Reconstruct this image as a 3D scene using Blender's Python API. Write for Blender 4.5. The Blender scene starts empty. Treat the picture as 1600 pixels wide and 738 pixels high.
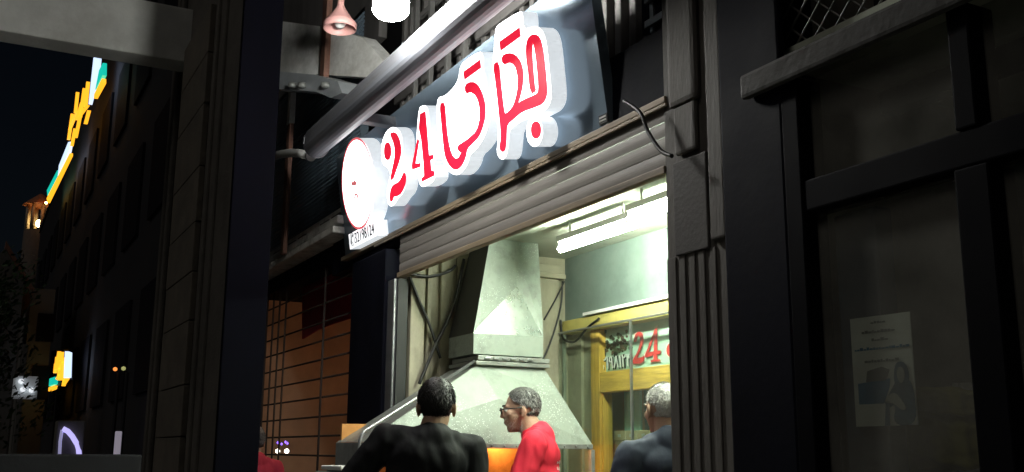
import bpy, bmesh, math, random
from mathutils import Vector, Matrix
random.seed(7)
SC = bpy.context.scene
COL = SC.collection
R = math.radians
# ------------------------------------------------------------------ camera
FPX, CX, CY = 1600.0, 800.0, 369.0
CAM = Vector((0, 0, 1.4))
AX = Vector((0.46577341, 0.1792686, 0.86655519))     # street (+X) axis seen in camera space
AY = Vector((0.88488063, -0.10147676, -0.45463033))  # into the shop (+Y)
AZ = Vector((0.00643427, 0.97855262, -0.20589649))   # up
MC = Matrix((AX, AY, AZ))                            # camera space -> world
cam = bpy.data.cameras.new('camera')
cam.sensor_width = 36; cam.lens = 36.0
cam.clip_start = 0.05; cam.clip_end = 2000
co = bpy.data.objects.new('camera', cam); COL.objects.link(co)
co.matrix_world = Matrix.Translation(CAM) @ MC.to_4x4()
SC.camera = co
# ------------------------------------------------------------------ night sky
w = bpy.data.worlds.new('World'); SC.world = w; w.use_nodes = True
nt = w.node_tree
sky = nt.nodes.new('ShaderNodeTexSky'); sky.sky_type = 'NISHITA'; sky.sun_disc = False
sky.sun_elevation = R(38); sky.sun_rotation = R(160)
nt.links.new(sky.outputs[0], nt.nodes['Background'].inputs[0])
nt.nodes['Background'].inputs[1].default_value = 0.0009      # night: the same sky, thousands of times dimmer
sl = bpy.data.lights.new('night_fill', 'SUN'); sl.energy = .19; sl.angle = R(25); sl.color = (1, .93, .86)  # dim wide lamp added as fill, lifts the fronts at night
so = bpy.data.objects.new('night_fill', sl); COL.objects.link(so)
_d = Vector((math.sin(R(160)) * math.cos(R(38)), math.cos(R(160)) * math.cos(R(38)), math.sin(R(38))))
so.rotation_euler = (-_d).to_track_quat('-Z', 'Y').to_euler(); so.location = (0, -5, 20)
SC.view_settings.view_transform = 'Standard'; SC.view_settings.look = 'None'
SC.view_settings.exposure = 0.0; SC.view_settings.gamma = 1.0
SC.cycles.use_denoising = True
SC.cycles.sample_clamp_indirect = 4.0
SC.cycles.max_bounces = 8
SC.cycles.caustics_reflective = False; SC.cycles.caustics_refractive = False


def at(px, py, x=None, y=None, z=None, pl=None):
    """where the sight line through a point of the photograph meets a real plane of the place"""
    d = MC @ Vector((px - CX, CY - py, -FPX))
    if pl: t = (pl[0] - CAM).dot(pl[1]) / d.dot(pl[1])
    elif x is not None: t = (x - CAM.x) / d.x
    elif y is not None: t = (y - CAM.y) / d.y
    else: t = (z - CAM.z) / d.z
    return CAM + d * t

# ------------------------------------------------------------------ materials
MATS = {}


def mat(name, col=(.5, .5, .5), rough=.6, metal=0., var=.25, scale=6., bump=.0, bscale=60., emit=None, es=1., stretch=None,
        dirt=None, dscale=2.5, spec=.5, alt=None):
    if name in MATS: return MATS[name]
    m = bpy.data.materials.new(name); m.use_nodes = True; MATS[name] = m
    t = m.node_tree; N = t.nodes; L = t.links; b = N['Principled BSDF']
    b.inputs['Roughness'].default_value = rough; b.inputs['Metallic'].default_value = metal
    b.inputs['Specular IOR Level'].default_value = spec
    tc = N.new('ShaderNodeTexCoord'); mp = N.new('ShaderNodeMapping'); L.new(tc.outputs['Object'], mp.inputs[0])
    if stretch: mp.inputs['Scale'].default_value = stretch
    nz = N.new('ShaderNodeTexNoise'); nz.inputs['Scale'].default_value = scale; nz.inputs['Detail'].default_value = 8
    nz.inputs['Roughness'].default_value = .65; L.new(mp.outputs[0], nz.inputs[0])
    cr = N.new('ShaderNodeValToRGB'); L.new(nz.outputs[0], cr.inputs[0])
    c0 = [max(0, c * (1 - var)) for c in col]; c1 = [min(1, c * (1 + var)) for c in (alt or col)]
    cr.color_ramp.elements[0].position = .3; cr.color_ramp.elements[1].position = .7
    cr.color_ramp.elements[0].color = (*c0, 1); cr.color_ramp.elements[1].color = (*c1, 1)
    out = cr.outputs[0]
    if dirt:
        n2 = N.new('ShaderNodeTexNoise'); n2.inputs['Scale'].default_value = dscale; n2.inputs['Detail'].default_value = 10
        n2.inputs['Roughness'].default_value = .7
        L.new(mp.outputs[0], n2.inputs[0])
        r2 = N.new('ShaderNodeValToRGB'); r2.color_ramp.elements[0].position = .5; r2.color_ramp.elements[1].position = .68
        L.new(n2.outputs[0], r2.inputs[0])
        mx = N.new('ShaderNodeMixRGB'); L.new(r2.outputs[0], mx.inputs[0]); L.new(out, mx.inputs[1]); mx.inputs[2].default_value = (*dirt, 1)
        out = mx.outputs[0]
    L.new(out, b.inputs['Base Color'])
    rr = N.new('ShaderNodeMapRange'); L.new(nz.outputs[0], rr.inputs[0])
    rr.inputs['To Min'].default_value = max(.02, rough * .75); rr.inputs['To Max'].default_value = min(1, rough * 1.25)
    L.new(rr.outputs[0], b.inputs['Roughness'])
    if bump:
        nb = N.new('ShaderNodeTexNoise'); nb.inputs['Scale'].default_value = bscale; nb.inputs['Detail'].default_value = 5
        L.new(mp.outputs[0], nb.inputs[0])
        bp = N.new('ShaderNodeBump'); bp.inputs['Strength'].default_value = bump; bp.inputs['Distance'].default_value = .01
        L.new(nb.outputs[0], bp.inputs['Height']); L.new(bp.outputs[0], b.inputs['Normal'])
    if emit:
        b.inputs['Emission Color'].default_value = (*emit, 1); b.inputs['Emission Strength'].default_value = es
    return m


def glass(name, tint=(.9, .95, .93), refl=1.0):
    if name in MATS: return MATS[name]
    m = bpy.data.materials.new(name); m.use_nodes = True; MATS[name] = m
    t = m.node_tree; N = t.nodes; L = t.links
    N.remove(N['Principled BSDF']); o = N['Material Output']
    tr = N.new('ShaderNodeBsdfTransparent'); tr.inputs[0].default_value = (*tint, 1)
    g = N.new('ShaderNodeBsdfGlossy'); g.inputs['Roughness'].default_value = .03
    lw_ = N.new('ShaderNodeLayerWeight'); lw_.inputs[0].default_value = .5
    pw = N.new('ShaderNodeMath'); pw.operation = 'POWER'; pw.inputs[1].default_value = 4.; L.new(lw_.outputs['Facing'], pw.inputs[0])
    fr = N.new('ShaderNodeMapRange'); fr.inputs['To Min'].default_value = .035; fr.inputs['To Max'].default_value = .7; L.new(pw.outputs[0], fr.inputs[0])
    tc = N.new('ShaderNodeTexCoord'); nz = N.new('ShaderNodeTexNoise'); nz.inputs['Scale'].default_value = 3; nz.inputs['Detail'].default_value = 9
    L.new(tc.outputs['Object'], nz.inputs[0])
    bp = N.new('ShaderNodeBump'); bp.inputs['Strength'].default_value = .04; bp.inputs['Distance'].default_value = .01
    L.new(nz.outputs[0], bp.inputs['Height']); L.new(bp.outputs[0], g.inputs['Normal'])
    mx = N.new('ShaderNodeMixShader'); L.new(fr.outputs[0], mx.inputs[0]); L.new(tr.outputs[0], mx.inputs[1]); L.new(g.outputs[0], mx.inputs[2])
    # thin film of street dust
    df = N.new('ShaderNodeBsdfDiffuse'); df.inputs[0].default_value = (.35, .34, .3, 1)
    rp = N.new('ShaderNodeMapRange'); rp.inputs['From Min'].default_value = .35; rp.inputs['From Max'].default_value = .75
    rp.inputs['To Min'].default_value = .01 + .05 * max(0, refl - .5); rp.inputs['To Max'].default_value = .14 * refl; L.new(nz.outputs[0], rp.inputs[0])
    m2 = N.new('ShaderNodeMixShader'); L.new(rp.outputs[0], m2.inputs[0]); L.new(mx.outputs[0], m2.inputs[1]); L.new(df.outputs[0], m2.inputs[2])
    L.new(m2.outputs[0], o.inputs[0])
    return m


def emis(name, col, s):
    return mat(name, col, .5, var=.05, emit=col, es=s)

# ------------------------------------------------------------------ mesh helpers
class MB:
    def __init__(self): self.bm = bmesh.new()

    def box(self, a, b, bev=0., rot=None):
        a, b = Vector(a), Vector(b)
        c = (a + b) / 2; s = b - a
        t = bmesh.new(); bmesh.ops.create_cube(t, size=1)
        bmesh.ops.scale(t, vec=(abs(s.x), abs(s.y), abs(s.z)), verts=t.verts)
        if bev: bmesh.ops.bevel(t, geom=list(t.edges), offset=bev, segments=2, profile=.6, affect='EDGES')
        if rot: bmesh.ops.transform(t, matrix=rot, verts=t.verts)
        bmesh.ops.translate(t, vec=c, verts=t.verts)
        self.join(t); return self

    def join(self, t, mi=0):
        vm = [self.bm.verts.new(v.co) for v in t.verts]
        t.verts.index_update()
        for f in t.faces:
            try:
                nf = self.bm.faces.new([vm[v.index] for v in f.verts]); nf.material_index = f.material_index or mi; nf.smooth = f.smooth
            except ValueError: pass
        t.free()

    def cyl(self, p, q, r, r2=None, seg=14, caps=True, smooth=True):
        p, q = Vector(p), Vector(q); r2 = r if r2 is None else r2
        d = (q - p); z = d.normalized()
        x = z.orthogonal().normalized(); y = z.cross(x)
        A, B = [], []
        for i in range(seg):
            t = 2 * math.pi * i / seg; v = x * math.cos(t) + y * math.sin(t)
            A.append(self.bm.verts.new(p + v * r)); B.append(self.bm.verts.new(q + v * r2))
        for i in range(seg):
            j = (i + 1) % seg; f = self.bm.faces.new((A[i], A[j], B[j], B[i])); f.smooth = smooth
        if caps:
            self.bm.faces.new(A[::-1]); self.bm.faces.new(B)
        return self

    def tube(self, pts, r, seg=8):
        pts = [Vector(p) for p in pts]; rings = []
        for i, p in enumerate(pts):
            d = (pts[min(i + 1, len(pts) - 1)] - pts[max(i - 1, 0)]).normalized()
            up = Vector((0.13, .21, 1)) if abs(d.z) < .95 else Vector((1, .1, 0))
            x = d.cross(up).normalized(); y = d.cross(x)
            rings.append([self.bm.verts.new(p + (x * math.cos(2 * math.pi * k / seg) + y * math.sin(2 * math.pi * k / seg)) * r) for k in range(seg)])
        for a, b in zip(rings, rings[1:]):
            for k in range(seg):
                f = self.bm.faces.new((a[k], a[(k + 1) % seg], b[(k + 1) % seg], b[k])); f.smooth = True
        self.bm.faces.new(rings[0][::-1]); self.bm.faces.new(rings[-1])
        return self

    def lathe(self, prof, c=(0, 0, 0), seg=28, axis=None):
        """prof: (radius, height) pairs, turned about Z"""
        c = Vector(c); rings = []
        for r, h in prof:
            rings.append([self.bm.verts.new(c + Vector((r * math.cos(2 * math.pi * k / seg), r * math.sin(2 * math.pi * k / seg), h))) for k in range(seg)])
        for a, b in zip(rings, rings[1:]):
            for k in range(seg):
                f = self.bm.faces.new((a[k], a[(k + 1) % seg], b[(k + 1) % seg], b[k])); f.smooth = True
        return self

    def prism(self, front, back, mi_side=0, mi_face=0):
        """closed solid between two matching outlines"""
        t = bmesh.new()
        A = [t.verts.new(p) for p in front]; B = [t.verts.new(p) for p in back]
        n = len(A)
        from mathutils.geometry import tessellate_polygon
        for ia, ib, ic in tessellate_polygon([[v.co for v in A]]):
            try:
                f = t.faces.new((A[ia], A[ib], A[ic])); g = t.faces.new((B[ic], B[ib], B[ia])); f.material_index = mi_face; g.material_index = mi_side
            except ValueError: pass
        for i in range(n):
            j = (i + 1) % n; s = t.faces.new((A[j], A[i], B[i], B[j])); s.material_index = mi_side
        bmesh.ops.recalc_face_normals(t, faces=t.faces)
        self.join(t); return self

    def face(self, pts):
        self.bm.faces.new([self.bm.verts.new(p) for p in pts]); return self

    def build(self, name, m, parent=None, **kw):
        base = Vector(parent['_o']) if parent is not None and '_o' in parent else Vector((0, 0, 0))
        bmesh.ops.recalc_face_normals(self.bm, faces=self.bm.faces) if kw.pop('recalc', True) else None
        me = bpy.data.meshes.new(name)
        if base.length: bmesh.ops.translate(self.bm, vec=-base, verts=self.bm.verts)
        self.bm.to_mesh(me); self.bm.free()
        for x in (m if isinstance(m, (list, tuple)) else [m]): me.materials.append(x)
        o = bpy.data.objects.new(name, me); COL.objects.link(o)
        if parent is not None:
            o.parent = parent
            o['_o'] = tuple(base)
        for k, v in kw.items(): o[k] = v
        return o


def thing(name, loc, label, cat, group=None):
    o = bpy.data.objects.new(name, None); COL.objects.link(o)
    o.location = loc; o['_o'] = tuple(loc); o['label'] = label; o['category'] = cat; o.empty_display_size = .1
    if group: o['group'] = group
    return o


def tag(o, label, cat, group=None):
    o['label'] = label; o['category'] = cat
    if group: o['group'] = group
    return o


def dup(o, loc, label, group=None, parent=None):
    r = o.copy(); COL.objects.link(r)
    if parent is None:
        r.location = loc; r['label'] = label
        if group: r['group'] = group
    else: r.parent = parent
    for c in list(o.children): dup(c, None, None, None, r)
    return r


def chaikin(pts, it=1):
    for _ in range(it):
        o = []
        for i in range(len(pts)):
            a, b = pts[i], pts[(i + 1) % len(pts)]
            o.append((a[0] * .75 + b[0] * .25, a[1] * .75 + b[1] * .25)); o.append((a[0] * .25 + b[0] * .75, a[1] * .25 + b[1] * .75))
        pts = o
    return pts


def text(body, name, m, parent, origin, u, v, size, depth=.002, align='CENTER', ext=1.0, shear=0.):
    """lettering as real thin geometry on the plane spanned by u (along the words) and v (up)"""
    c = bpy.data.curves.new(name, 'FONT'); c.body = body; c.size = size; c.extrude = depth; c.align_x = align; c.align_y = 'CENTER'
    c.resolution_u = 3; c.shear = shear
    t = bpy.data.objects.new('tmp', c); COL.objects.link(t)
    dg = bpy.context.evaluated_depsgraph_get()
    me = bpy.data.meshes.new_from_object(t.evaluated_get(dg)); bpy.data.objects.remove(t); bpy.data.curves.remove(c)
    u = Vector(u).normalized(); v = Vector(v).normalized(); n = u.cross(v)
    M = Matrix((u * ext, v, n)).transposed().to_4x4(); M.translation = Vector(origin) - Vector(parent['_o'])
    me.transform(M); me.materials.clear(); me.materials.append(m); me.name = name
    o = bpy.data.objects.new(name, me); COL.objects.link(o); o.parent = parent; o['_o'] = parent['_o']
    return o

# ------------------------------------------------------------------ palette
M_conc = mat('concrete', (.42, .43, .40), .85, var=.18, scale=5, bump=.4, bscale=45, dirt=(.2, .2, .18), dscale=1.8)
M_asph = mat('asphalt', (.05, .05, .05), .9, bump=.5, bscale=200)
M_pave = mat('paving', (.2, .19, .18), .85, bump=.3, bscale=80)
M_black = mat('black_paint', (.010, .010, .012), .7, spec=.2, var=.3, bump=.1)
M_navy = mat('blue_black_steel', (.0035, .004, .009), .75, spec=.1, var=.4, scale=3, bump=.1, bscale=30)
M_stone = mat('pillar_stone', (.10, .092, .078), .85, var=.3, scale=4, bump=.5, bscale=40, dirt=(.07, .065, .055), dscale=3)
M_block = mat('pillar_block', (.13, .115, .09), .85, var=.25, scale=5, bump=.5, bscale=40, dirt=(.10, .09, .075), dscale=4)
M_panel = mat('sign_panel_sheet', (.265, .35, .43), .18, .4, var=.06, scale=1.5, bump=.02, bscale=3)
M_alu = mat('aluminium', (.42, .43, .44), .35, .85, var=.15, scale=3, stretch=(1, 8, 8), bump=.05)
M_cass = mat('cassette_grey', (.13, .135, .15), .55, .1, var=.2, scale=3, stretch=(1, 12, 12), dirt=(.1, .1, .1), dscale=3)
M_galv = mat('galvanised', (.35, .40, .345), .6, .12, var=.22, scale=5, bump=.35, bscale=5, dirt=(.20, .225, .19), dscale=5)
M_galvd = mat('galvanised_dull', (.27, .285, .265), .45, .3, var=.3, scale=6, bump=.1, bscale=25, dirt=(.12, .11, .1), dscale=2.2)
M_dksheet = mat('dark_sheet', (.05, .05, .05), .55, .4, var=.4, scale=4)
M_slat = mat('shutter_slat', (.24, .222, .2), .65, .1, var=.3, scale=2, stretch=(.4, 6, 10), dirt=(.2, .18, .16), dscale=2.5)
M_tan = mat('tan_trim', (.27, .21, .135), .65, .1, var=.35, scale=5, stretch=(.5, 6, 6), dirt=(.1, .085, .065))
M_beige = mat('beige_plaster', (.40, .375, .27), .75, var=.2, scale=3, bump=.25, bscale=30, dirt=(.25, .23, .17), dscale=2.6, stretch=(1, 1, .5))
M_marb = mat('marble_cladding', (.15, .195, .175), .35, var=.22, scale=3.2, bump=.05, dirt=(.2, .245, .22), dscale=1.7)
M_ceil = mat('white_ceiling_sheet', (.62, .67, .55), .22, var=.08, scale=3, bump=.04, bscale=5, dirt=(.42, .45, .36), dscale=2)
M_yel = mat('yellow_paint', (.5, .43, .13), .45, var=.12, scale=5, dirt=(.40, .33, .1), dscale=3)
M_wood = mat('varnished_wood', (.66, .39, .075), .4, var=.3, scale=6, stretch=(8, 8, .7), bump=.05)
M_woodh = mat('varnished_wood_board', (.68, .41, .08), .4, var=.3, scale=6, stretch=(.7, 8, 8), bump=.05)
M_white = mat('white_plastic', (.75, .75, .72), .4, var=.06)
M_pink = mat('pink_enamel', (.66, .36, .33), .4, var=.1, scale=10, dirt=(.5, .26, .24))
M_rust = mat('rusty_pipe', (.20, .10, .07), .75, var=.4, scale=10, bump=.3)
M_cable = mat('black_cable', (.015, .015, .015), .5)
M_corr = mat('dark_blue_sheet', (.09, .125, .155), .45, .1, var=.3, scale=4, dirt=(.025, .03, .04))
M_ledge = mat('whitewashed_ledge', (.82, .81, .75), .8, var=.25, scale=8, bump=.5, bscale=30, dirt=(.4, .38, .33), dscale=6)
M_glass = glass('shop_glass', (.93, .95, .92), 2.4); M_clear = glass('clear_glass', (.93, .97, .94), .3)
M_frame = mat('dark_window_frame', (.0015, .0015, .003), .7, spec=.06, var=.3, scale=4)
M_face = emis('lit_letter_face', (1, 1, 1), 4.2)
M_red = emis('lit_red_acrylic', (.86, .012, .045), .95)
M_bulb = emis('bulb_diffuser', (1, .99, .94), 230)
M_tube = emis('fluorescent_tube', (.90, 1, .82), 265)
M_digit = mat('black_print', (.02, .02, .02), .5)
M_ridge = mat('ribbed_cladding', (.13, .125, .12), .55, .3, var=.3, scale=3, stretch=(4, 4, .5), dirt=(.1, .1, .09))
M_mesh = mat('galvanised_wire', (.22, .22, .2), .5, .6)


def speckle(m, col=(.8, .84, .8), scale=95., amount=.12):
    t = m.node_tree; N = t.nodes; L = t.links; b = N['Principled BSDF']
    tc = N.new('ShaderNodeTexCoord'); vo = N.new('ShaderNodeTexVoronoi'); vo.inputs['Scale'].default_value = scale; L.new(tc.outputs['Object'], vo.inputs[0])
    nz = N.new('ShaderNodeTexNoise'); nz.inputs['Scale'].default_value = 4; L.new(tc.outputs['Object'], nz.inputs[0])
    mu = N.new('ShaderNodeMapRange'); mu.inputs['From Min'].default_value = .38; mu.inputs['From Max'].default_value = .7; mu.inputs['To Max'].default_value = amount * 2.2
    L.new(nz.outputs[0], mu.inputs[0])
    lt = N.new('ShaderNodeMath'); lt.operation = 'LESS_THAN'; L.new(vo.outputs['Distance'], lt.inputs[0]); L.new(mu.outputs[0], lt.inputs[1])
    mx = N.new('ShaderNodeMixRGB'); L.new(lt.outputs[0], mx.inputs[0]); L.new(b.inputs['Base Color'].links[0].from_socket, mx.inputs[1]); mx.inputs[2].default_value = (*col, 1)
    L.new(mx.outputs[0], b.inputs['Base Color'])


speckle(M_galv)


def side_mat():
    """silver channel side with a fine diagonal dot emboss, glowing through from the modules inside"""
    m = mat('letter_side', (.66, .7, .74), .45, 0, var=.05)
    t = m.node_tree; N = t.nodes; L = t.links; b = N['Principled BSDF']
    tc = N.new('ShaderNodeTexCoord')
    mu = N.new('ShaderNodeTexNoise'); mu.inputs['Scale'].default_value = 230; mu.inputs['Detail'].default_value = 2; L.new(tc.outputs['Object'], mu.inputs[0])
    mr = N.new('ShaderNodeMapRange'); mr.inputs['From Min'].default_value = .35; mr.inputs['From Max'].default_value = .65
    mr.inputs['To Min'].default_value = .55; mr.inputs['To Max'].default_value = .95; L.new(mu.outputs[0], mr.inputs[0])
    b.inputs['Emission Color'].default_value = (.9, .96, 1, 1); L.new(mr.outputs[0], b.inputs['Emission Strength'])
    return m


M_side = side_mat()

# ================================================================== THE SETTING
FY = 2.2                                  # plane of the shop fronts
MB().box((-400, -400, -.5), (400, 400, -.16)).build('ground', M_asph, kind='structure')
MB().box((-120, -9, -.156), (60, -2.6, -.15)).build('road', M_asph, kind='structure')
MB().box((-120, -2.45, -.15), (60, FY + .9, 0)).build('pavement', M_pave, kind='structure')
MB().box((-120, -2.6, -.15), (60, -2.452, .004), .01).build('kerb', M_conc, kind='structure')

# ================================================================== SHOP BUILDING
XL, YB, ZC, SB = -5.66, 3.36, 2.63, 2.40  # inner left wall, back wall, ceiling, shutter bottom
JR = -2.945                               # right jamb
shop = thing('shop_building', (-4.3, FY, 0), 'shop with pale beige walls and open lit front below the red lettered sign', 'building')
MB().box((XL - .2, FY + .06, 0), (XL, YB + .2, ZC)).build('side_wall', M_beige, shop)
MB().box((XL, YB, 2.19), (-1.2, YB + .2, ZC)).build('marble_wall', M_marb, shop)
MB().box((XL - .2, FY + .03, ZC), (-1.2, YB + 1.5, ZC + .05)).build('ceiling', M_ceil, shop)
MB().box((XL - .2, FY, .0), (JR, YB + 1.5, .012)).build('floor', M_pave, shop)
MB().box((XL - .2, YB + 1.5, 0), (-1.2, YB + 1.6, ZC)).build('kitchen_wall', mat('kitchen_wall', (.30, .42, .38), .6), shop)
MB().box((-7.0, FY + .02, 2.62), (-2.4, FY + .2, 3.0)).build('lintel', M_navy, shop)
# plaster pilasters and battens along the side wall
for y0, y1, d in ((2.27, 2.36, .05), (2.385, 2.41, .03), (2.47, 2.55, .035), (2.58, 2.66, .02), (3.12, 3.28, .06)):
    MB().box((XL, y0, 0), (XL + d, y1, 2.48 if y0 > 3 else ZC), .006).build('pilaster', M_beige, shop)
cp = MB(); cp.box((XL, 3.09, 2.48), (XL + .1, 3.31, 2.51), .006); cp.box((XL, 3.105, 2.51), (XL + .085, 3.295, 2.57), .01)
cp.build('capital', M_beige, shop)
MB().cyl((XL + .03, 3.335, .0), (XL + .03, 3.335, 2.18), .014).build('wall_pipe', mat('dull_green_pipe', (.25, .28, .22), .5), shop)
# left jamb and shopfront post
MB().box((-5.74, FY - .03, 0), (-5.635, FY + .055, SB), .006).build('jamb', M_alu, shop)
MB().box((-5.63, FY - .012, 0), (-5.612, FY + .05, SB)).build('jamb_edge', mat('black_rubber', (.01, .01, .01), .6), shop)
MB().box((-6.35, FY - .05, 0), (-5.745, FY + .06, 2.60), .008).build('front_post', M_navy, shop)

# right pilaster: fluted, carries the shutter guide
rp = thing('fluted_pilaster', (-2.8, FY, 0), 'tall grooved stone pilaster at the right side of the open shop front', 'pilaster')
M_pil = mat('grey_pilaster_stone', (.105, .097, .086), .75, var=.25, scale=3, stretch=(3, 3, .6), bump=.3, bscale=30, dirt=(.09, .08, .07), dscale=2.5)
MB().box((JR, FY - .02, 0), (-2.44, FY + .9, 4.2)).build('shaft', M_pil, rp)
for x0, x1, d in ((JR + .0, JR + .05, .006), (-2.875, -2.84, .007), (-2.82, -2.785, .007), (-2.765, -2.732, .007), (-2.70, -2.672, .007)):
    MB().box((x0, FY - .02 - d, 0), (x1, FY - .02, 2.08), .003).build('flute', M_pil, rp)
MB().box((-2.885, FY - .034, 2.08), (-2.70, FY - .02, 2.42), .004).build('junction_panel', mat('dim_panel', (.07, .065, .06), .8, var=.3, scale=4, bump=.2), rp)
cpb = MB(); cpb.box((-2.86, FY - .045, 2.44), (-2.74, FY - .02, 2.62), .01); cpb.box((-2.88, FY - .055, 2.62), (-2.72, FY - .02, 3.1), .018)
cpb.build('console', M_pil, rp)
MB().box((-2.68, FY - .04, 2.1), (-2.6, FY - .02, 3.6), .008).build('side_moulding', M_pil, rp)
MB().box((-2.595, FY - .05, 0), (-2.30, FY - .02, 4.2), .01).build('dark_board', M_navy, rp)

# ------------------------------------------------------------------ rolling shutter
sh = thing('rolling_shutter', (-4.3, FY, SB), 'half rolled up brown slatted metal shutter above the open shop front', 'shutter')
n = 4; z = SB + .032
for i in range(n):
    hgt = .053
    s = MB(); prof = []
    for k in range(7):
        a = math.pi * k / 6; prof.append((FY - .012 - .0028 * math.sin(a), z + hgt * k / 6))
    f = [(-5.60, y, zz) for y, zz in prof] + [(-5.60, FY + .008, z + hgt), (-5.60, FY + .008, z)]
    s.prism(f, [(JR - .002, y, zz) for _, y, zz in f]); s.build('slat', M_slat, sh)
    z += hgt + .004
MB().box((-5.61, FY - .026, SB), (JR - .004, FY + .012, SB + .030), .004).build('bottom_bar', M_tan, sh)
MB().box((-5.62, FY - .012, z), (-2.95, FY + .018, 2.688), .004).build('shutter_box', M_slat, sh)

# ------------------------------------------------------------------ the sign
SO = Vector((-6.65, FY, 2.70)); SW = Vector((0, -.1, .69)).normalized(); SU = Vector((1, 0, 0)); SN = SU.cross(SW).normalized()
if SN.y > 0: SN = -SN
sign = thing('shop_sign', SO, 'big illuminated sign with red and white raised letters on a tilted grey metal panel', 'sign')


def S(px, py, off=0.): return at(px, py, pl=(SO + SN * off, SN))


def sp(u, v, off=0.): return SO + SU * u + SW * v + SN * off


W, H = 3.30, .70
p = MB(); p.prism([sp(0, 0), sp(W, 0), sp(W, H), sp(0, H)], [sp(0, 0, -.05), sp(W, 0, -.05), sp(W, H, -.05), sp(0, H, -.05)]); p.build('panel', M_panel, sign)
p = MB()
p.box((-6.66, FY - .03, 2.668), (-2.93, FY + .02, 2.694), .004); p.build('lower_rail', M_tan, sign)
MB().box((-6.0, FY - .034, 2.650), (-2.92, FY - .022, 2.664), .003).build('trim_board', M_tan, sign)

LO = .10; GAP = .022                          # letters: face distance and gap behind them


def letter(outer, z, off=LO, it=1, name='letter_block'):
    pts = chaikin([z(a) for a in outer], it)
    f = [S(*q, off) for q in pts]; b = [v - SN * (off - GAP) for v in f]
    return MB().prism(f, b, 1, 0).build(name, [M_face, M_side], sign)


def fatten(pts, d):
    ar_ = sum(pts[i][0] * pts[(i + 1) % len(pts)][1] - pts[(i + 1) % len(pts)][0] * pts[i][1] for i in range(len(pts)))
    o_ = []
    for i in range(len(pts)):
        a, b, c = (Vector(pts[(i + k) % len(pts)]) for k in (-1, 0, 1))
        e = ((b - a).normalized() + (c - b).normalized())
        if e.length < 1e-4: o_.append(tuple(b)); continue
        e.normalize(); nn_ = Vector((e.y, -e.x)) * (1 if ar_ > 0 else -1)
        o_.append(tuple(b + nn_ * d))
    return o_


def inset(poly, z, parent, it=1, m=None, off=LO, name='red_inset'):
    pts = chaikin([z(a) for a in poly], it) if it else [z(a) for a in poly]
    pts = fatten(pts, 1.7 if m is None else 0)
    f = [S(*q, off + .005) for q in pts]; b = [v - SN * .004 for v in f]
    return MB().prism(f, b).build(name, m or M_red, parent)


def ell(cx, cy, rx, ry, n=28): return [(cx + rx * math.cos(2 * math.pi * k / n), cy + ry * math.sin(2 * math.pi * k / n)) for k in range(n)]


zb = lambda a: (580 + a[0] / 3.886, 140 + a[1] / 3.884)
zc = lambda a: (680 + a[0] / 3.35, 60 + a[1] / 3.354)
zd = lambda a: (760 + a[0] / 2.95, a[1] / 2.952)
two = letter([(62, 400), (62, 340), (75, 290), (95, 250), (125, 228), (152, 232), (174, 252), (187, 290), (190, 350), (182, 420), (168, 468), (185, 478), (205, 475), (216, 500), (212, 560), (197, 625), (167, 655), (150, 685), (128, 710), (108, 705), (98, 670), (95, 620), (105, 570), (118, 510), (98, 470), (78, 462), (66, 440)], zb)
inset([(118, 268), (140, 263), (160, 290), (173, 340), (174, 390), (160, 445), (142, 495), (124, 548), (121, 540), (133, 480), (146, 420), (149, 370), (140, 320), (128, 295)], zb, two)
inset(ell(98, 375, 15, 48), zb, two)
inset([(118, 678), (117, 640), (125, 600), (140, 580), (165, 570), (185, 545), (202, 500), (204, 540), (195, 590), (175, 630), (150, 645), (131, 645), (123, 672)], zb, two)
four = letter([(290, 112), (316, 95), (338, 103), (348, 140), (354, 250), (362, 375), (384, 395), (388, 430), (374, 450), (378, 480), (390, 500), (387, 545), (360, 572), (320, 592), (298, 585), (288, 545), (285, 515), (262, 508), (247, 495), (247, 470), (260, 420), (273, 340), (280, 220)], zb)
inset([(300, 152), (324, 136), (331, 250), (345, 405), (371, 400), (371, 417), (352, 427), (358, 495), (376, 500), (376, 520), (309, 556), (311, 541), (326, 525), (322, 440), (308, 300), (294, 235)], zb, four, 0)
inset([(280, 305), (283, 312), (262, 455), (293, 450), (293, 466), (252, 482), (253, 462)], zb, four, 0)
ky = letter([(10, 330), (22, 306), (48, 303), (75, 280), (110, 240), (124, 200), (128, 160), (146, 122), (232, 68), (250, 80), (252, 160), (264, 200), (274, 260), (286, 330), (286, 420), (270, 485), (246, 540), (212, 585), (182, 610), (172, 655), (150, 692), (120, 718), (88, 712), (58, 682), (38, 632), (24, 560), (14, 480), (7, 400)], zc)
inset([(151, 178), (231, 116), (233, 153), (154, 213)], zc, ky, 0)
inset([(158, 246), (190, 230), (217, 245), (241, 290), (256, 350), (256, 410), (241, 470), (221, 517), (192, 546), (160, 578), (154, 620), (137, 660), (115, 684), (93, 682), (69, 652), (53, 610), (44, 530), (36, 440), (27, 347), (43, 338), (49, 420), (56, 500), (69, 580), (86, 622), (105, 637), (125, 630), (138, 605), (146, 592), (128, 594), (117, 568), (150, 548), (190, 518), (218, 490), (235, 440), (238, 390), (233, 340), (218, 302), (198, 283), (178, 277), (162, 288)], zc, ky)
jg = letter([(28, 300), (34, 240), (40, 150), (45, 125), (60, 110), (156, 50), (168, 62), (172, 135), (214, 124), (242, 126), (264, 150), (278, 200), (290, 320), (300, 420), (297, 470), (276, 507), (246, 524), (210, 542), (165, 557), (135, 577), (106, 602), (102, 650), (96, 712), (80, 737), (60, 732), (47, 702), (53, 650), (54, 600), (43, 500), (32, 400)], zd)
inset([(63, 195), (149, 131), (152, 166), (66, 231)], zd, jg, 0)
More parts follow.
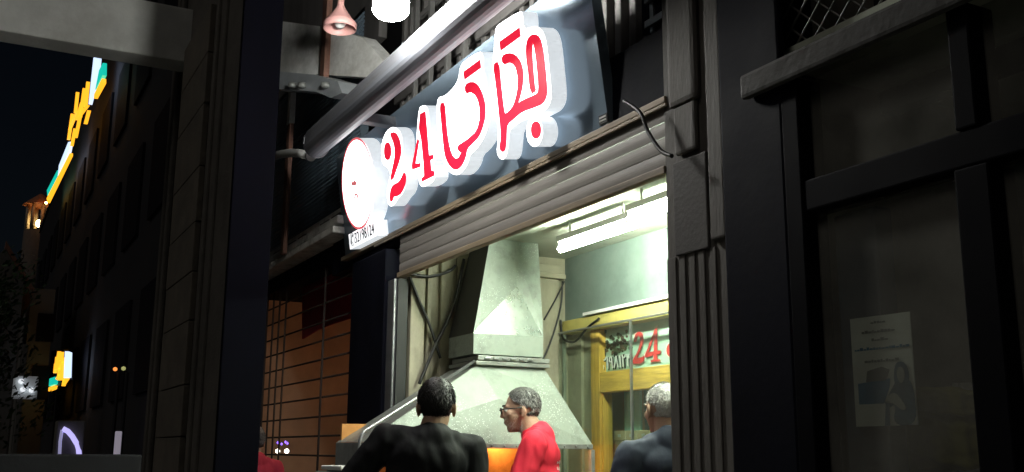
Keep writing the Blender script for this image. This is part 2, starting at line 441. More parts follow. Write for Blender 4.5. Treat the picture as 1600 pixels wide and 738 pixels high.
inset([(72, 262), (100, 248), (130, 256), (152, 285), (164, 330), (162, 390), (151, 440), (136, 488), (165, 468), (210, 448), (234, 437), (244, 420), (240, 350), (231, 260), (221, 202), (212, 193), (205, 202), (206, 280), (216, 400), (223, 417), (206, 432), (195, 330), (185, 250), (187, 200), (198, 173), (220, 160), (241, 174), (254, 220), (264, 300), (273, 400), (273, 442), (256, 476), (220, 492), (160, 512), (120, 547), (91, 572), (87, 605), (86, 660), (79, 702), (62, 687), (70, 642), (69, 600), (59, 500), (46, 380), (34, 300), (52, 286), (60, 380), (73, 500), (81, 533), (105, 518), (129, 488), (147, 420), (149, 360), (139, 312), (124, 292), (104, 284), (78, 297)], zd, jg)
dt = letter(ell(222, 608, 38, 70, 20), zd, name='letter_dot'); inset(ell(227, 600, 18, 36, 20), zd, dt)
# round logo box
lc = S(559, 287, .115); r = .285
ring = lambda rr, off: [lc + SN * off + (SU * math.cos(2 * math.pi * k / 48) + SW * math.sin(2 * math.pi * k / 48)) * rr for k in range(48)]
logo = MB().prism(ring(r, 0), ring(r, -.10), 1, 0).build('logo_disc', [M_face, M_side], sign)
rg = MB(); A = ring(r + .004, .004); B = ring(r - .012, .004)
for k in range(48): rg.face((A[k], A[(k + 1) % 48], B[(k + 1) % 48], B[k]))
M_pale = emis('lit_pale_red', (.75, .12, .14), .9)
rg.build('rim', M_pale, logo)
zl = lambda a: (500 + a[0] / 3.355, 180 + a[1] / 3.355)
for poly in ([(162, 347), (172, 352), (180, 340), (186, 352), (192, 344), (188, 368), (166, 370)], [(176, 440), (184, 410), (196, 414), (199, 436), (195, 436), (190, 420), (184, 424), (180, 441)], [(193, 283), (198, 280), (203, 290), (200, 292)]):
    inset(poly, zl, logo, 0, emis('lit_worn_red', (.62, .16, .17), .8), .115, 'logo_print')
# phone number box
q = [(545, 371), (586.5, 348), (588, 367.5), (547, 390)]
f = [S(*a, .10) for a in q]
v0 = f[3] + (f[2] - f[3]) * 0; uu = Vector((f[1].x - f[0].x, 0, 0)); hh = .098
f = [f[3], f[3] + uu, f[3] + uu + SW * hh, f[3] + SW * hh]
pb = MB().prism(f, [v - SN * (.10 - GAP) for v in f], 1, 0).build('phone_box', [emis('lit_number_face', (.95, .97, 1), 1.25), M_side], sign)
mid = (f[0] + f[2]) / 2 + SN * .003
text('✆32198124', 'phone_digits', M_digit, pb, mid, SU, SW, .098, .001, ext=(uu.x * .95) / (.098 * 5.2))
# sign maker's plate
q = [(935, 182), (948, 176), (949, 190), (936, 196)]
f = [S(*a, .006) for a in q]; mpl = MB().prism(f, [v - SN * .006 for v in f]).build('maker_plate', M_digit, sign)
for r_ in range(2):
    for k in range(5):
        a = f[3] + (f[2] - f[3]) * (.12 + .16 * k) + (f[0] - f[3]) * (.25 + .35 * r_) + SN * .002
        MB().prism([a, a + SU * .008, a + SU * .008 + SW * .007, a + SW * .007], [b - SN * .0015 for b in (a, a + SU * .008, a + SU * .008 + SW * .007, a + SW * .007)]).build('plate_print', M_white, mpl)

# ------------------------------------------------------------------ awning cassette above the sign
aw = thing('awning_cassette', (-4.2, 1.85, 3.3), 'long grey closed awning cassette running above the sign', 'awning')
ay, az = 1.84, 3.335


def profile_x(pts, x0, x1, m, name, parent):
    return MB().prism([(x0, a, b) for a, b in pts], [(x1, a, b) for a, b in pts]).build(name, m, parent)


pts = [(ay + .085 * math.cos(R(a)), az + .05 + .06 * math.sin(R(a))) for a in range(0, 181, 15)]
pts += [(ay - .085, az + .0), (ay + .085, az + .0)]
o = profile_x(pts, -6.22, -1.6, M_cass, 'cassette_cover', aw)
pts = [(ay - .012 + .078 * math.cos(R(a)), az - .006 + .075 * math.sin(R(a))) for a in range(180, 361, 15)]
o = profile_x(pts, -6.24, -1.6, mat('front_bar_grey', (.17, .18, .205), .45, .25, var=.2, scale=3, stretch=(1, 12, 12), dirt=(.14, .14, .15), dscale=3), 'front_bar', aw)
profile_x([(ay + .09 * math.cos(R(a)), az + .015 + .10 * math.sin(R(a))) for a in range(0, 360, 20)], -6.255, -6.241, M_cass, 'end_cap', aw)
for x in (-5.6, -3.4):
    MB().box((x, ay + .07, az - .03), (x + .07, FY + .04, az + .03), .006).build('wall_bracket', M_cass, aw)

# ------------------------------------------------------------------ ribbed wall above and beside the sign
rw = thing('ribbed_wall', (-4.6, 2.45, 2.7), 'tall dark ribbed metal cladding rising behind the sign', 'wall')
MB().box((-6.3, 2.45, 2.68), (-2.45, 2.5, 6.2)).build('backing', M_ridge, rw)
x = -6.25; k = 0
src = None
while x < -2.5:
    if src is None:
        src = MB().box((x, 2.405, 2.7), (x + .05, 2.45, 6.2), .008).build('rib', M_ridge, rw)
    else:
        c = src.copy(); COL.objects.link(c); c.parent = rw; c.location.x = x + 6.25
    x += .115; k += 1
for zz in (3.72, 4.35):
    MB().box((-6.3, 2.385, zz), (-2.45, 2.403, zz + .05)).build('cross_rail', M_ridge, rw)
# steel ladder frame
lad = thing('ladder_frame', (-5.2, 2.3, 3.5), 'light grey steel frame with thin uprights behind the hanging bulb', 'frame')
M_lad = mat('ladder_steel', (.1, .1, .095), .6, .3)
for x in (-5.72, -5.48, -5.22, -4.98): MB().box((x, 2.28, 3.3), (x + .035, 2.31, 5.6), .003).build('upright', M_lad, lad)
for zz in (3.75, 4.1, 4.7): MB().box((-5.72, 2.31, zz), (-4.945, 2.33, zz + .04), .003).build('rung', M_lad, lad)
MB().box((-3.33, 2.36, 2.92), (-2.45, 2.384, 6.2)).build('shade_sheet', M_navy, rw)  # dark sheet added over the ribs, stands in for shade
# lattice vent at the upper right of the sign
lv = thing('lattice_vent', (-3.2, 2.3, 3.2), 'small dark lattice vent beside the top right of the sign', 'vent')
for i in range(4):
    MB().box((-3.27, 2.33, 3.12 + i * .11), (-2.92, 2.345, 3.15 + i * .11)).build('bar', M_alu, lv)
    MB().box((-3.26 + i * .11, 2.35, 3.1), (-3.235 + i * .11, 2.365, 3.56)).build('bar', M_alu, lv)
bx = MB(); bx.box((-3.24, FY + .02, 2.74), (-2.98, FY + .14, 2.9), .01); tag(bx.build('shutter_motor_box', M_navy), 'dark metal box at the right end of the sign above the shutter', 'box')

# ------------------------------------------------------------------ hanging bulb and pink lamp
bp = at(611, 4, x=-4.25)
bl = thing('hanging_bulb', bp, 'bright white glowing bulb hanging above the awning cassette', 'light bulb')
b = MB(); R0 = .086
b.lathe([(.001, -.075), (.045, -.074), (.07, -.066), (R0, -.045), (R0, .15), (.055, .19), (.035, .21)], bp); b.build('globe', M_bulb, bl)
MB().lathe([(.034, .211), (.034, .27), (.03, .29), (.012, .3), (.001, .301)], bp, 20).build('socket', M_white, bl)
MB().tube([bp + Vector((0, 0, .3)), bp + Vector((0, .005, 1.0)), bp + Vector((0, 0, 2.2))], .006).build('cord', M_cable, bl)
lp = at(531, 44, x=-5.5)
pl = thing('pink_pendant_lamp', lp, 'unlit pale pink enamel lamp shade hanging left of the bulb', 'lamp')
s = MB(); k = .097
s.lathe([(.98 * k, -.008), (k, -.008), (1.0 * k, .03), (.80 * k, .05), (.28 * k, .125), (.22 * k, .14), (.2 * k, .2), (.18 * k, .2), (.2 * k, .14), (.25 * k, .12), (.78 * k, .045), (.97 * k, .026), (.98 * k, -.008)], lp, 36)
s.build('lamp_shade', M_pink, pl)
MB().lathe([(.001, .235), (.012, .235), (.015, .2), (.02, .195)], lp, 14).build('lamp_neck', M_pink, pl)
MB().lathe([(.001, .0), (.02, .003), (.03, .015), (.033, .03), (.033, .07), (.02, .11)], lp, 20).build('lamp_bulb', M_white, pl)
MB().tube([lp + Vector((0, 0, .235)), lp + Vector((.01, 0, .5)), lp + Vector((0, 0, 1.6))], .004).build('lamp_cord', M_cable, pl)

# ------------------------------------------------------------------ ceiling lights inside
for i, (a, b, lab) in enumerate((((876, 389), (1003, 352), 'longer glowing fluorescent tube on the shop ceiling, nearer the hood'), ((984, 343), (1130, 296), 'fluorescent tube on the shop ceiling, end hidden by the right pilaster'))):
    p0, p1 = at(*a, z=2.5), at(*b, z=2.5); p1.y = p0.y
    ft = thing('ceiling_light', p0, lab, 'light', 'fluorescent lights on the shop ceiling')
    MB().cyl(p0, p1, .021, seg=16).build('tube', M_tube, ft)
    MB().box(p0 + Vector((-.01, -.022, .035)), p1 + Vector((.01, .022, .07)), .004).build('batten', M_white, ft)
    for q in (p0 + Vector((.1, 0, 0)), p1 - Vector((.1, 0, 0))): MB().cyl(q + Vector((0, 0, .07)), (q.x, q.y, ZC), .006, seg=8).build('hanger', M_white, ft)
    for q in (p0, p1): MB().box(q + Vector((-.012, -.02, -.018)), q + Vector((.012, .02, .05)), .003).build('lamp_holder', M_white, ft)

# ------------------------------------------------------------------ extractor hood and grill
hx, hb = -5.05, -5.50
hood = thing('extractor_hood', (-5.3, 2.6, 1.4), 'large galvanised extractor hood with a tapering flue over the grill', 'extractor hood')
yA, yB_, zA = at(570, 690, x=hx).y, at(925, 695, x=hx).y, 1.443
cx0, cx1 = -5.22, -5.56
yC, yD, zT = at(745, 571, x=cx0).y, at(850, 575, x=cx0).y, 1.875
c = at(780, 623, x=-5.10)
P = [Vector((hx, yA, zA)), Vector((hx, yB_, zA)), Vector((cx0, yD, zT)), Vector((cx0, yC, zT))]
Lm_ = P[0].lerp(P[3], .70); Rm_ = P[1].lerp(P[2], .66)
for fc in ((P[3], Lm_, c, Rm_, P[2]), (Lm_, P[0], c), (P[0], P[1], c), (P[1], Rm_, c)):
    h = MB()
    for i in range(1, len(fc) - 1): h.face((fc[0], fc[i], fc[i + 1]))
    h.build('front_sheet', M_galv, hood)
Q = [Vector((hb, yA, zA)), Vector((hb, yB_, zA)), Vector((cx1, yD, zT)), Vector((cx1, yC, zT))]
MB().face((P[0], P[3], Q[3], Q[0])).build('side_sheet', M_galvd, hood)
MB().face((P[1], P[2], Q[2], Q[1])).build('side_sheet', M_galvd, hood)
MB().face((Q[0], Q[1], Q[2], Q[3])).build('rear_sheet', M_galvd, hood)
# rolled front edge down the slope and round the corner
e = MB(); e.tube([P[3] + Vector((.012, -.02, .02)), P[0] + Vector((.012, -.01, .05)), P[0] + Vector((.012, -.03, .01)), P[0] + Vector((.012, -.036, -.05)), Vector((hx + .012, yA - .036, .95))], .009)
e.build('rolled_edge', M_alu, hood)
e = MB(); e.box((hx - .005, yA, zA - .028), (hx + .012, yB_, zA), .003); e.build('lower_lip', M_galvd, hood)
y0, y1 = yC, yD
e = MB(); e.box((cx1, y0 - .02, zT), (cx0 + .03, y1 + .02, zT + .022), .003); e.box((cx1, y0 + .0, zT + .028), (cx0 + .015, y1 + .03, zT + .055), .004); e.build('collar', M_galvd, hood)
for k in range(6):
    yy = y0 + .04 + k * .055
    MB().box((cx0 + .0155, yy, zT + .036), (cx0 + .026, yy + .035, zT + .046), .002).build('bolt_plate', M_alu, hood)
f0 = at(740, 520, x=cx0); f1 = at(849, 525, x=cx0); t0 = at(775, 402, x=cx0); t1 = at(851, 402, x=cx0)
zz = zT + .062; zm = f0.z
bq = [Vector((cx0, f0.y, zz)), Vector((cx0, f1.y, zz)), Vector((cx0, f1.y, zm)), Vector((cx0, f0.y, zm))]
h = MB(); h.box((cx1, f0.y, zz), (cx0, f1.y, zm), .003); h.build('flue_box', M_galv, hood)
F = [Vector((cx0, f0.y, zm)), Vector((cx0, f1.y, zm)), Vector((cx0 - .08, t1.y, ZC)), Vector((cx0 - .08, t0.y, ZC))]
G = [Vector((cx1, v.y, v.z)) for v in F]
apex = (F[3] * .5 + F[2] * .5)
h = MB(); a2 = at(808, 447, x=cx0 - .06)
h.face((F[0], F[1], a2)); h.build('flue_sheet', mat('lit_galvanised', (.55, .6, .55), .28, .8, var=.15, scale=12, bump=.12, bscale=18), hood); h = MB(); h.face((F[1], F[2], apex, a2)); h.face((F[0], a2, apex, F[3])); h.build('flue_sheet', M_galv, hood)  # tube reflection put into the first facet by a lighter, shinier sheet
MB().face((F[0], F[3], G[3], G[0])).build('flue_side', M_dksheet, hood)  # street side of the flue takes the darker sheet
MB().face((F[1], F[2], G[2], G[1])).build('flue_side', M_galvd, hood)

rv = MB()
def rivets(p_, q_, n_, nrm):
    for k in range(n_):
        v_ = p_.lerp(q_, (k + .5) / n_) + nrm * .002
        rv.cyl(v_, v_ + nrm * .006, .007, .004, seg=8)
rivets(P[0] + Vector((.012, 0, -.014)), P[1] + Vector((.012, 0, -.014)), 18, Vector((1, 0, 0)))
rv.build('rivets', M_galvd, hood, kind='stuff')
gr = thing('grill_station', (-5.3, 2.5, 0), 'steel grill station glowing orange inside below the hood', 'grill')
M_firelit = mat('orange_lit_panel', (.70, .32, .10), .4, .3, var=.25, scale=2, dirt=(.4, .14, .03))  # warm light under the hood put into the panel's base colour
MB().box((hb - .02, yA, .0), (hx, yB_, .9), .006).build('cabinet', M_galvd, gr)
MB().box((hb - .02, yA - .03, .9), (hx + .06, yB_ + .02, .94), .006).build('counter_top', M_galv, gr)
MB().box((hb - .0, yA + .02, .942), (hb + .02, yB_ - .01, zA + .1)).build('rear_panel', M_firelit, gr)
MB().box((hb + .022, yA - .012, .942), (hx, yA + .012, zA - .002), .003).build('side_panel', M_galvd, gr)
MB().box((hx - .02, yB_ - .012, .942), (hx + .012, yB_ + .012, zA - .03), .003).build('post', M_galvd, gr)
gb = at(790, 706, x=hb + .12); gb.z = 1.475; gb.x = hb + .10
MB().lathe([(.001, -.03), (.018, -.02), (.024, 0), (.018, .02), (.01, .04)], gb, 16).build('grill_lamp', emis('warm_grill_lamp', (1, .5, .17), 220), gr)
MB().box((-5.03, 1.55, .94), (-4.7, 1.78, 1.3), .004).build('side_shelf', M_galvd, gr)
t = at(545, 728, x=-4.8)
tr = MB(); tr.box(t + Vector((-.18, -.08, -.02)), t + Vector((.12, .09, 0)), .006); tag(tr.build('tray', M_white), 'white tray edge at the lower left of the grill station', 'tray')
MB().box(t + Vector((-.15, -.06, -.6)), t + Vector((.1, .07, -.021))).build('tray_stand', M_galvd, gr)

# black cables hanging on the side wall
def cable(pp, r, label, m=None):
    # smooth the run
    out = []
    for i in range(len(pp) - 1):
        a0 = pp[max(i - 1, 0)]; a1 = pp[i]; a2 = pp[i + 1]; a3 = pp[min(i + 2, len(pp) - 1)]
        for s_ in range(6):
            t_ = s_ / 6
            out.append(.5 * ((2 * a1) + (a2 - a0) * t_ + (2 * a0 - 5 * a1 + 4 * a2 - a3) * t_ * t_ + (3 * a1 - a0 - 3 * a2 + a3) * t_ ** 3))
    out.append(pp[-1])
    return tag(MB().tube(out, r).build('cable', m or M_cable), label, 'cable', 'loose cables on the shop front')


cable([at(*q, x=XL + .07) for q in ((640, 432), (655, 470), (672, 510), (688, 560))], .009, 'black cable sagging down the beige wall left of the flue')
cable([at(*q, x=XL + .09) for q in ((725, 405), (708, 480), (680, 540), (655, 600))], .010, 'black cable crossing the beige wall diagonally behind the black haired man')
cable([at(*q, x=XL + .08) for q in ((640, 428), (670, 432), (700, 425), (712, 415))], .009, 'short black cable looping just under the shutter bar')
cable([at(*q, x=XL + .11) for q in ((879, 440), (876, 480), (862, 530), (848, 562))], .006, 'black cable hanging beside the right pilaster capital')
cable([at(*q, x=XL + .12) for q in ((882, 440), (868, 468), (850, 500))], .005, 'thin black cable slanting from the capital to the flue')
cable([at(*q, y=YB - .05) for q in ((876, 500), (880, 528), (898, 534), (918, 512), (936, 498))], .007, 'black cable looping over the end of the yellow beam')
cable([at(*q, y=FY - .1) for q in ((975, 158), (1000, 176), (1012, 205), (1032, 235), (1050, 244))], .008, 'black cable drooping from the right end of the sign to the pilaster')

# ------------------------------------------------------------------ back of the shop: yellow beam, wooden front, glass
yb = thing('yellow_beam', (-5.0, YB - .05, 2.1), 'yellow painted beam with a white conduit on the back wall', 'beam')
z0, z1 = at(875, 524, y=YB - .04).z, at(930, 496, y=YB - .04).z
MB().box((XL + .03, YB - .04, z0 + .0), (-2.6, YB + .1, z0 + .085), .004).build('board', M_yel, yb)
MB().box((-5.35, YB - .06, z0 + .087), (-2.6, YB - .02, z0 + .108), .004).build('conduit', M_white, yb)
wd = thing('wooden_service_front', (-4.6, YB, 0), 'varnished yellow wooden service front with a lettered glass transom', 'service front')
YW = YB + .02
xa = at(930, 620, y=YW).x; xb = at(943, 620, y=YW).x
zt0, zt1 = at(990, 610, y=YW).z, at(990, 577, y=YW).z
MB().box((xa - .16, YW + .02, 0), (xa - .005, YW + .1, z0)).build('plaster_strip', M_beige, wd)
MB().box((XL, YW + .0, 0), (xa - .16, YW + .1, z0)).build('plaster_wall', M_beige, wd)
MB().box((xa, YW - .03, 0), (xb, YW + .06, z0), .004).build('post', M_wood, wd)
MB().box((xb - .002, YW - .015, 0), (xb + .018, YW + .05, zt0 - .002), .003).build('inner_post', M_wood, wd)
MB().box((xb + .002, YW - .028, zt0), (-2.6, YW + .05, zt1), .004).build('header_board', M_woodh, wd)
M_mint = mat('mint_film', (.42, .62, .50), .3, var=.12, scale=2, alt=(.5, .68, .56))
MB().box((xb + .002, YW + .02, zt1), (-2.6, YW + .03, z0 - .002)).build('transom_film', M_mint, wd)
# printed cluster on the film: leaves and fruit, a little relief
for k in range(70):
    a = random.gauss(0, .35); rr = abs(random.gauss(0, .5))
    px, py = 962 + random.gauss(0, 9), 541 + random.gauss(0, 9)
    v = at(px, py, y=YW + .012); s_ = random.uniform(.008, .02)
    MB().prism([(v.x + s_ * math.cos(q_ * 1.26 + a), v.y, v.z + s_ * .8 * math.sin(q_ * 1.26 + a)) for q_ in range(5)], [(v.x + s_ * math.cos(q_ * 1.26 + a), v.y + .004, v.z + s_ * .8 * math.sin(q_ * 1.26 + a)) for q_ in range(5)]).build('print_leaf', mat('print_leaf_%d' % (k % 3), ((.05, .05, .025), (.12, .07, .04), (.08, .1, .05))[k % 3], .5), wd)
mm = (at(938, 573, y=YW + .01) + at(982, 567, y=YW + .01)) / 2
text('۳۲۱۹۸۱۲۴', 'window_digits', mat('white_print', (.8, .82, .8), .5), wd, mm + Vector((0, -.006, .012)), (1, 0, 0), (0, 0, 1), .105, .002, ext=.95)
text('۳۲۱۹۸۱۲۴', 'digit_outline', M_digit, wd, mm + Vector((.006, .0, .006)), (1, 0, 0), (0, 0, 1), .115, .002, ext=.92)
ze = lambda a: (920 + a[0] / 2.857, 480 + a[1] / 2.86)
M_rp = mat('red_print', (.62, .03, .03), .45); M_wp = mat('pale_print', (.78, .80, .72), .5)


def flat(poly, m, name, off, it=1, grow=0.):
    pts = chaikin([ze(a) for a in poly], it) if it else [ze(a) for a in poly]
    f = [at(*q_, y=YW + off) for q_ in pts]
    if grow:
        cx_ = sum(v.x for v in f) / len(f); cz_ = sum(v.z for v in f) / len(f)
        f = [Vector((cx_ + (v.x - cx_) * (1 + grow), v.y, cz_ + (v.z - cz_) * (1 + grow * .6))) for v in f]
    MB().prism(f, [v + Vector((0, .004, 0)) for v in f]).build(name, m, wd)


two_ = [(200, 150), (205, 125), (220, 108), (236, 115), (243, 140), (240, 165), (228, 195), (214, 225), (222, 228), (240, 222), (248, 214), (243, 250), (192, 256), (194, 240), (214, 205), (228, 165), (229, 138), (222, 125), (214, 132), (213, 150), (205, 158)]
stem_ = [(293, 99), (303, 92), (304, 232), (317, 233), (317, 241), (276, 246), (276, 238), (288, 235)]
diag_ = [(296, 94), (299, 106), (263, 209), (251, 213)]; bar_ = [(251, 213), (256, 203), (318, 193), (318, 208), (251, 226)]
for k, (pl_, it_) in enumerate(((two_, 1), (stem_, 0), (diag_, 0), (bar_, 0))):
    flat(pl_, M_wp, 'digit_backing', .015 + k * .0007, it_, .16); flat(pl_, M_rp, 'red_digit', .007 + k * .0007, it_)
jj = [(372, 160), (352, 165), (345, 190), (350, 215), (365, 225), (385, 225), (385, 210), (368, 205), (362, 190), (366, 178), (385, 172)]
flat(jj, M_wp, 'digit_backing', .014, 1, .2); flat(jj, M_rp, 'red_letter', .008, 1)
MB().box((xb + .036, YW + .01, .0), (-2.6, YW + .018, zt0 - .004)).build('door_glass', M_clear, wd)
# room behind the glass
MB().box((xb + .04, YW + .12, 0), (xb + .2, YW + .14, zt0 + .1), .003).build('teal_panel', mat('teal_paint', (.25, .5, .42), .5), wd)
gp = thing('glass_partition', (-4.9, YB - .1, 1), 'clear glass partition with thin bright edges before the wooden front', 'partition')
xg = at(987, 600, y=YB - .09).x
MB().box((XL + .08, YB - .095, .9), (xg - .004, YB - .087, z0 - .005)).build('pane', M_clear, gp)
MB().box((xg + .004, YB - .095, .9), (-2.9, YB - .087, z0 - .005)).build('pane', M_clear, gp)
MB().box((xg - .004, YB - .099, .9), (xg + .004, YB - .083, z0 - .004)).build('edge_strip', M_alu, gp)
MB().box((XL + .08, YB - .1, z0 - .004), (-2.9, YB - .08, z0 + .006)).build('top_channel', M_alu, gp)
# cartons stacked behind the glass
M_cart = [mat('cream_carton', (.66, .52, .34), .7, var=.12), mat('buff_carton', (.6, .44, .27), .7, var=.12)]
proto = None; names = ['bottom', 'second', 'third', 'fourth', 'top']
for r_ in range(5):
    for k in range(4):
        loc = Vector((at(975, 738, y=YB + .2).x + k * .125, YB + .13 + (r_ % 2) * .006, 1.22 + r_ * .062))
        lab = 'cream carton behind the door glass, %s row, %s' % (names[r_], ('at the left end', 'second from left', 'third from left', 'at the right end')[k])
        if proto is None:
            proto = thing('carton', loc, lab, 'carton', 'cartons stacked behind the door glass')
            MB().box(loc + Vector((0, 0, 0)), loc + Vector((.12, .2, .058)), .004).build('box_body', M_cart[0], proto)
            MB().box(loc + Vector((.045, -.002, .02)), loc + Vector((.075, .0, .038))).build('box_label', M_white, proto)
        else: dup(proto, loc, lab)
sb = thing('storage_shelf', (-4.6, YB + .5, 0), 'dark metal shelf unit carrying the cartons behind the glass', 'shelf')
xs = at(975, 738, y=YB + .2).x
for zz in (.3, .75, 1.2): MB().box((xs - .03, YB + .1, zz), (xs + .9, YB + .40, zz + .018)).build('shelf_board', M_galvd, sb)
for xx in (xs - .03, xs + .88):
    for yy in (YB + .1, YB + .38): MB().box((xx, yy, 0), (xx + .02, yy + .02, 2.0)).build('upright', M_galvd, sb)

# ================================================================== LEFT OF THE SHOP
# grey metal canopy and hanger
M_can = mat('canopy_zinc', (.80, .83, .78), .4, .15, var=.25, scale=5, bump=.15, bscale=14, dirt=(.48, .48, .44), dscale=2.2)
cn = thing('metal_canopy', (-7.6, FY, 3.9), 'dull galvanised metal canopy with a folded lip left of the sign', 'canopy')
YCN = FY - .05
CNP = at(606, 102, y=YCN); CNN = Vector((.30, -.954, 0))
D_ = lambda px, py: at(px, py, pl=(CNP, CNN))
pp = [D_(415, 30), D_(505, 42), D_(565, 58), D_(606, 102), D_(590, 122), D_(415, 112)]
MB().prism(pp, [v + Vector((0, .1, 0)) for v in pp]).build('upper_sheet', M_can, cn)
pp = [D_(415, 112), D_(520, 122), D_(555, 132), D_(562, 150), D_(545, 158), D_(520, 148), D_(415, 140)]
MB().prism([v + Vector((0, -.12, 0)) for v in pp], [v + Vector((0, .05, 0)) for v in pp]).build('folded_lip', mat('lip_zinc', (.4, .43, .45), .35, .5, var=.2, scale=4), cn)
a, b = D_(517, 55), D_(517, 128)
MB().box((a.x - .05, b.y - .06, b.z), (a.x + .05, b.y - .02, a.z + .3), .005).build('hanger_strap', M_rust, cn)
for px in (488, 503, 540):
    v = D_(px, 138); MB().lathe([(.001, .0), (.03, .0), (.03, .03), (.001, .03)], v + Vector((0, -.14, -.02)), 8).build('bolt', M_galvd, cn)
MB().box((-9.6, FY + .06, 4.2), (-6.31, FY + .12, 7.0)).build('upper_wall', M_ridge, cn)
# dark corrugated panel
cpn = thing('corrugated_panel', (-7.6, FY + .1, 3.0), 'dark blue corrugated sheet between the black pillar and the sign', 'panel')
x0, x1 = -9.3, -6.62
zb0, zb1 = 3.0, 4.55
MB().box((x0, FY + .06, zb0), (x1, FY + .12, zb1)).build('sheet', M_corr, cpn)
src = None
nn = 46
for i in range(nn):
    zz = zb0 + .03 + i * (zb1 - zb0 - .05) / nn
    if src is None: src = MB().cyl((x0, FY + .058, zz), (x1, FY + .058, zz), .011, seg=8).build('ridge', M_corr, cpn); zs = zz
    else:
        c_ = src.copy(); COL.objects.link(c_); c_.parent = cpn; c_.location.z += zz - zs
lg = thing('cornice_ledge', (-7.6, FY, 2.9), 'chipped whitewashed ledge below the dark corrugated sheet', 'ledge')
MB().box((-9.3, FY - .02, 3.0), (-6.66, FY + .055, 3.07), .012).build('upper_strip', M_ledge, lg)
MB().box((-9.3, FY - .08, 2.925), (-6.62, FY + .055, 2.985), .012).build('middle_strip', M_ledge, lg)
MB().box((-9.3, FY - .11, 2.855), (-6.62, FY + .055, 2.905), .01).build('lower_strip', M_ledge, lg)
for k in range(5):
    x_ = -8.5 + k * .42 + random.uniform(-.1, .1)
    MB().box((x_, FY - .035, 2.99), (x_ + .2, FY + .0, 3.005 + .02), .004).build('loose_scrap', M_dksheet, lg)
a, b = at(457, 158, y=FY - .13), at(443, 398, y=FY - .13)
vp = thing('drain_pipe', (b.x, FY - .13, b.z), 'rusty brown vertical pipe in front of the dark corrugated sheet', 'pipe')
xm = (a.x + b.x) / 2
MB().box((xm - .04, FY - .15, b.z), (xm + .04, FY - .115, 3.95), .005).build('pipe', M_rust, vp)
MB().box((xm - .043, FY - .155, 3.951), (xm + .043, FY - .11, a.z + .1), .005).build('upper_pipe', M_ledge, vp)
pp = [at(*q_, y=FY - .25) for q_ in ((425, 245), (440, 241), (455, 239), (470, 240), (484, 244))]
wt = thing('white_conduit', pp[0], 'curved white plastic conduit end sticking out beside the black pillar', 'conduit')
MB().tube(pp, .032, 12).build('tube', M_white, wt)
MB().cyl(pp[-1], pp[-1] + (pp[-1] - pp[-2]) * .15, .036).build('end_cap', mat('grey_cap', (.3, .3, .3), .5), wt)

# neighbouring shop behind a grille
nb = thing('neighbour_shop', (-7.6, FY, 0), 'dim neighbouring shop with a warm lit room behind its grille', 'shop')
x0, x1 = -9.6, -6.42
M_owall = mat('warm_room_wall', (.46, .29, .18), .8, var=.25, scale=2)
MB().box((x0, FY + 1.6, 0), (x1 + 1.0, FY + 1.7, 2.85)).build('room_wall', M_owall, nb)
MB().box((x0, FY + .1, 2.79), (x1 + .3, FY + 1.6, 2.85)).build('room_ceiling', M_navy, nb)
MB().box((x1 + .02, FY + .07, 0), (x1 + .08, FY + 1.6, 2.79)).build('room_side', M_owall, nb)
MB().box((x0 - .1, FY + .1, 0), (x0, FY + 1.6, 2.79)).build('room_side', M_owall, nb)
MB().box((x0, FY + .03, 2.72), (x1, FY + .1, 2.85)).build('head_board', M_navy, nb)
MB().box((-6.41, FY - .02, 0), (-6.352, FY + .1, 2.6), .005).build('door_post', M_navy, nb)
# maroon banner with a curved lower edge
up = [at(472, 416, y=FY + .3), at(575, 416, y=FY + .3)]
lo = [at(*q_, y=FY + .3) for q_ in ((575, 490), (545, 498), (520, 506), (495, 516), (472, 530))]
pts = up + lo
MB().prism(pts, [v + Vector((0, .015, 0)) for v in pts]).build('maroon_banner', mat('maroon_cloth', (.42, .03, .06), .8, var=.2), nb)
rl = at(520, 560, y=FY + 1.3)
MB().box((-7.9, FY + .7, 2.64), (-7.5, FY + .8, 2.70), .01).build('room_lamp', emis('warm_room_lamp', (1, .68, .42), 38), nb)
fr = thing('refrigerator', (-7.6, FY + 1.0, 0), 'grey upright fridge standing in the dim room behind the grille', 'refrigerator')
a, b = at(476, 575, y=FY + .9), at(513, 575, y=FY + .9)
MB().box((a.x, FY + .9, 0), (b.x, FY + 1.4, a.z), .02).build('body', mat('fridge_grey', (.25, .24, .24), .4), fr)
MB().box((a.x + .02, FY + .87, .1), (b.x - .02, FY + .898, a.z - .04), .01).build('fridge_door', mat('fridge_grey', (.25, .24, .24), .4), fr)
MB().box((b.x - .1, FY + .85, .9), (b.x - .07, FY + .868, 1.3), .004).build('handle', M_alu, fr)
sh2 = thing('shelf_rack', (-6.9, FY + 1.2, 0), 'shelf rack with small goods right of the grey fridge', 'shelf')
for zz in (.9, 1.35, 1.75): MB().box((b.x + .1, FY + 1.15, zz), (-6.45, FY + 1.5, zz + .02)).build('shelf_board', M_woodh, sh2)
for k in range(2):
    zz = (.92, 1.37)[k % 2]; xx = b.x + .15 + k * .13
    bt = MB().lathe([(.001, 0), (.035, 0), (.035, .14), (.012, .18), (.012, .22), (.001, .22)], (xx, FY + 1.3, zz), 10).build('bottle', mat('bottle_%d' % (k % 3), ((.4, .3, .05), (.1, .25, .1), (.5, .45, .4))[k % 3], .3))
    tag(bt, 'small bottle on the %s board of the dim shelf rack' % ('lower', 'middle')[k % 2], 'bottle', 'bottles on the shelf rack')
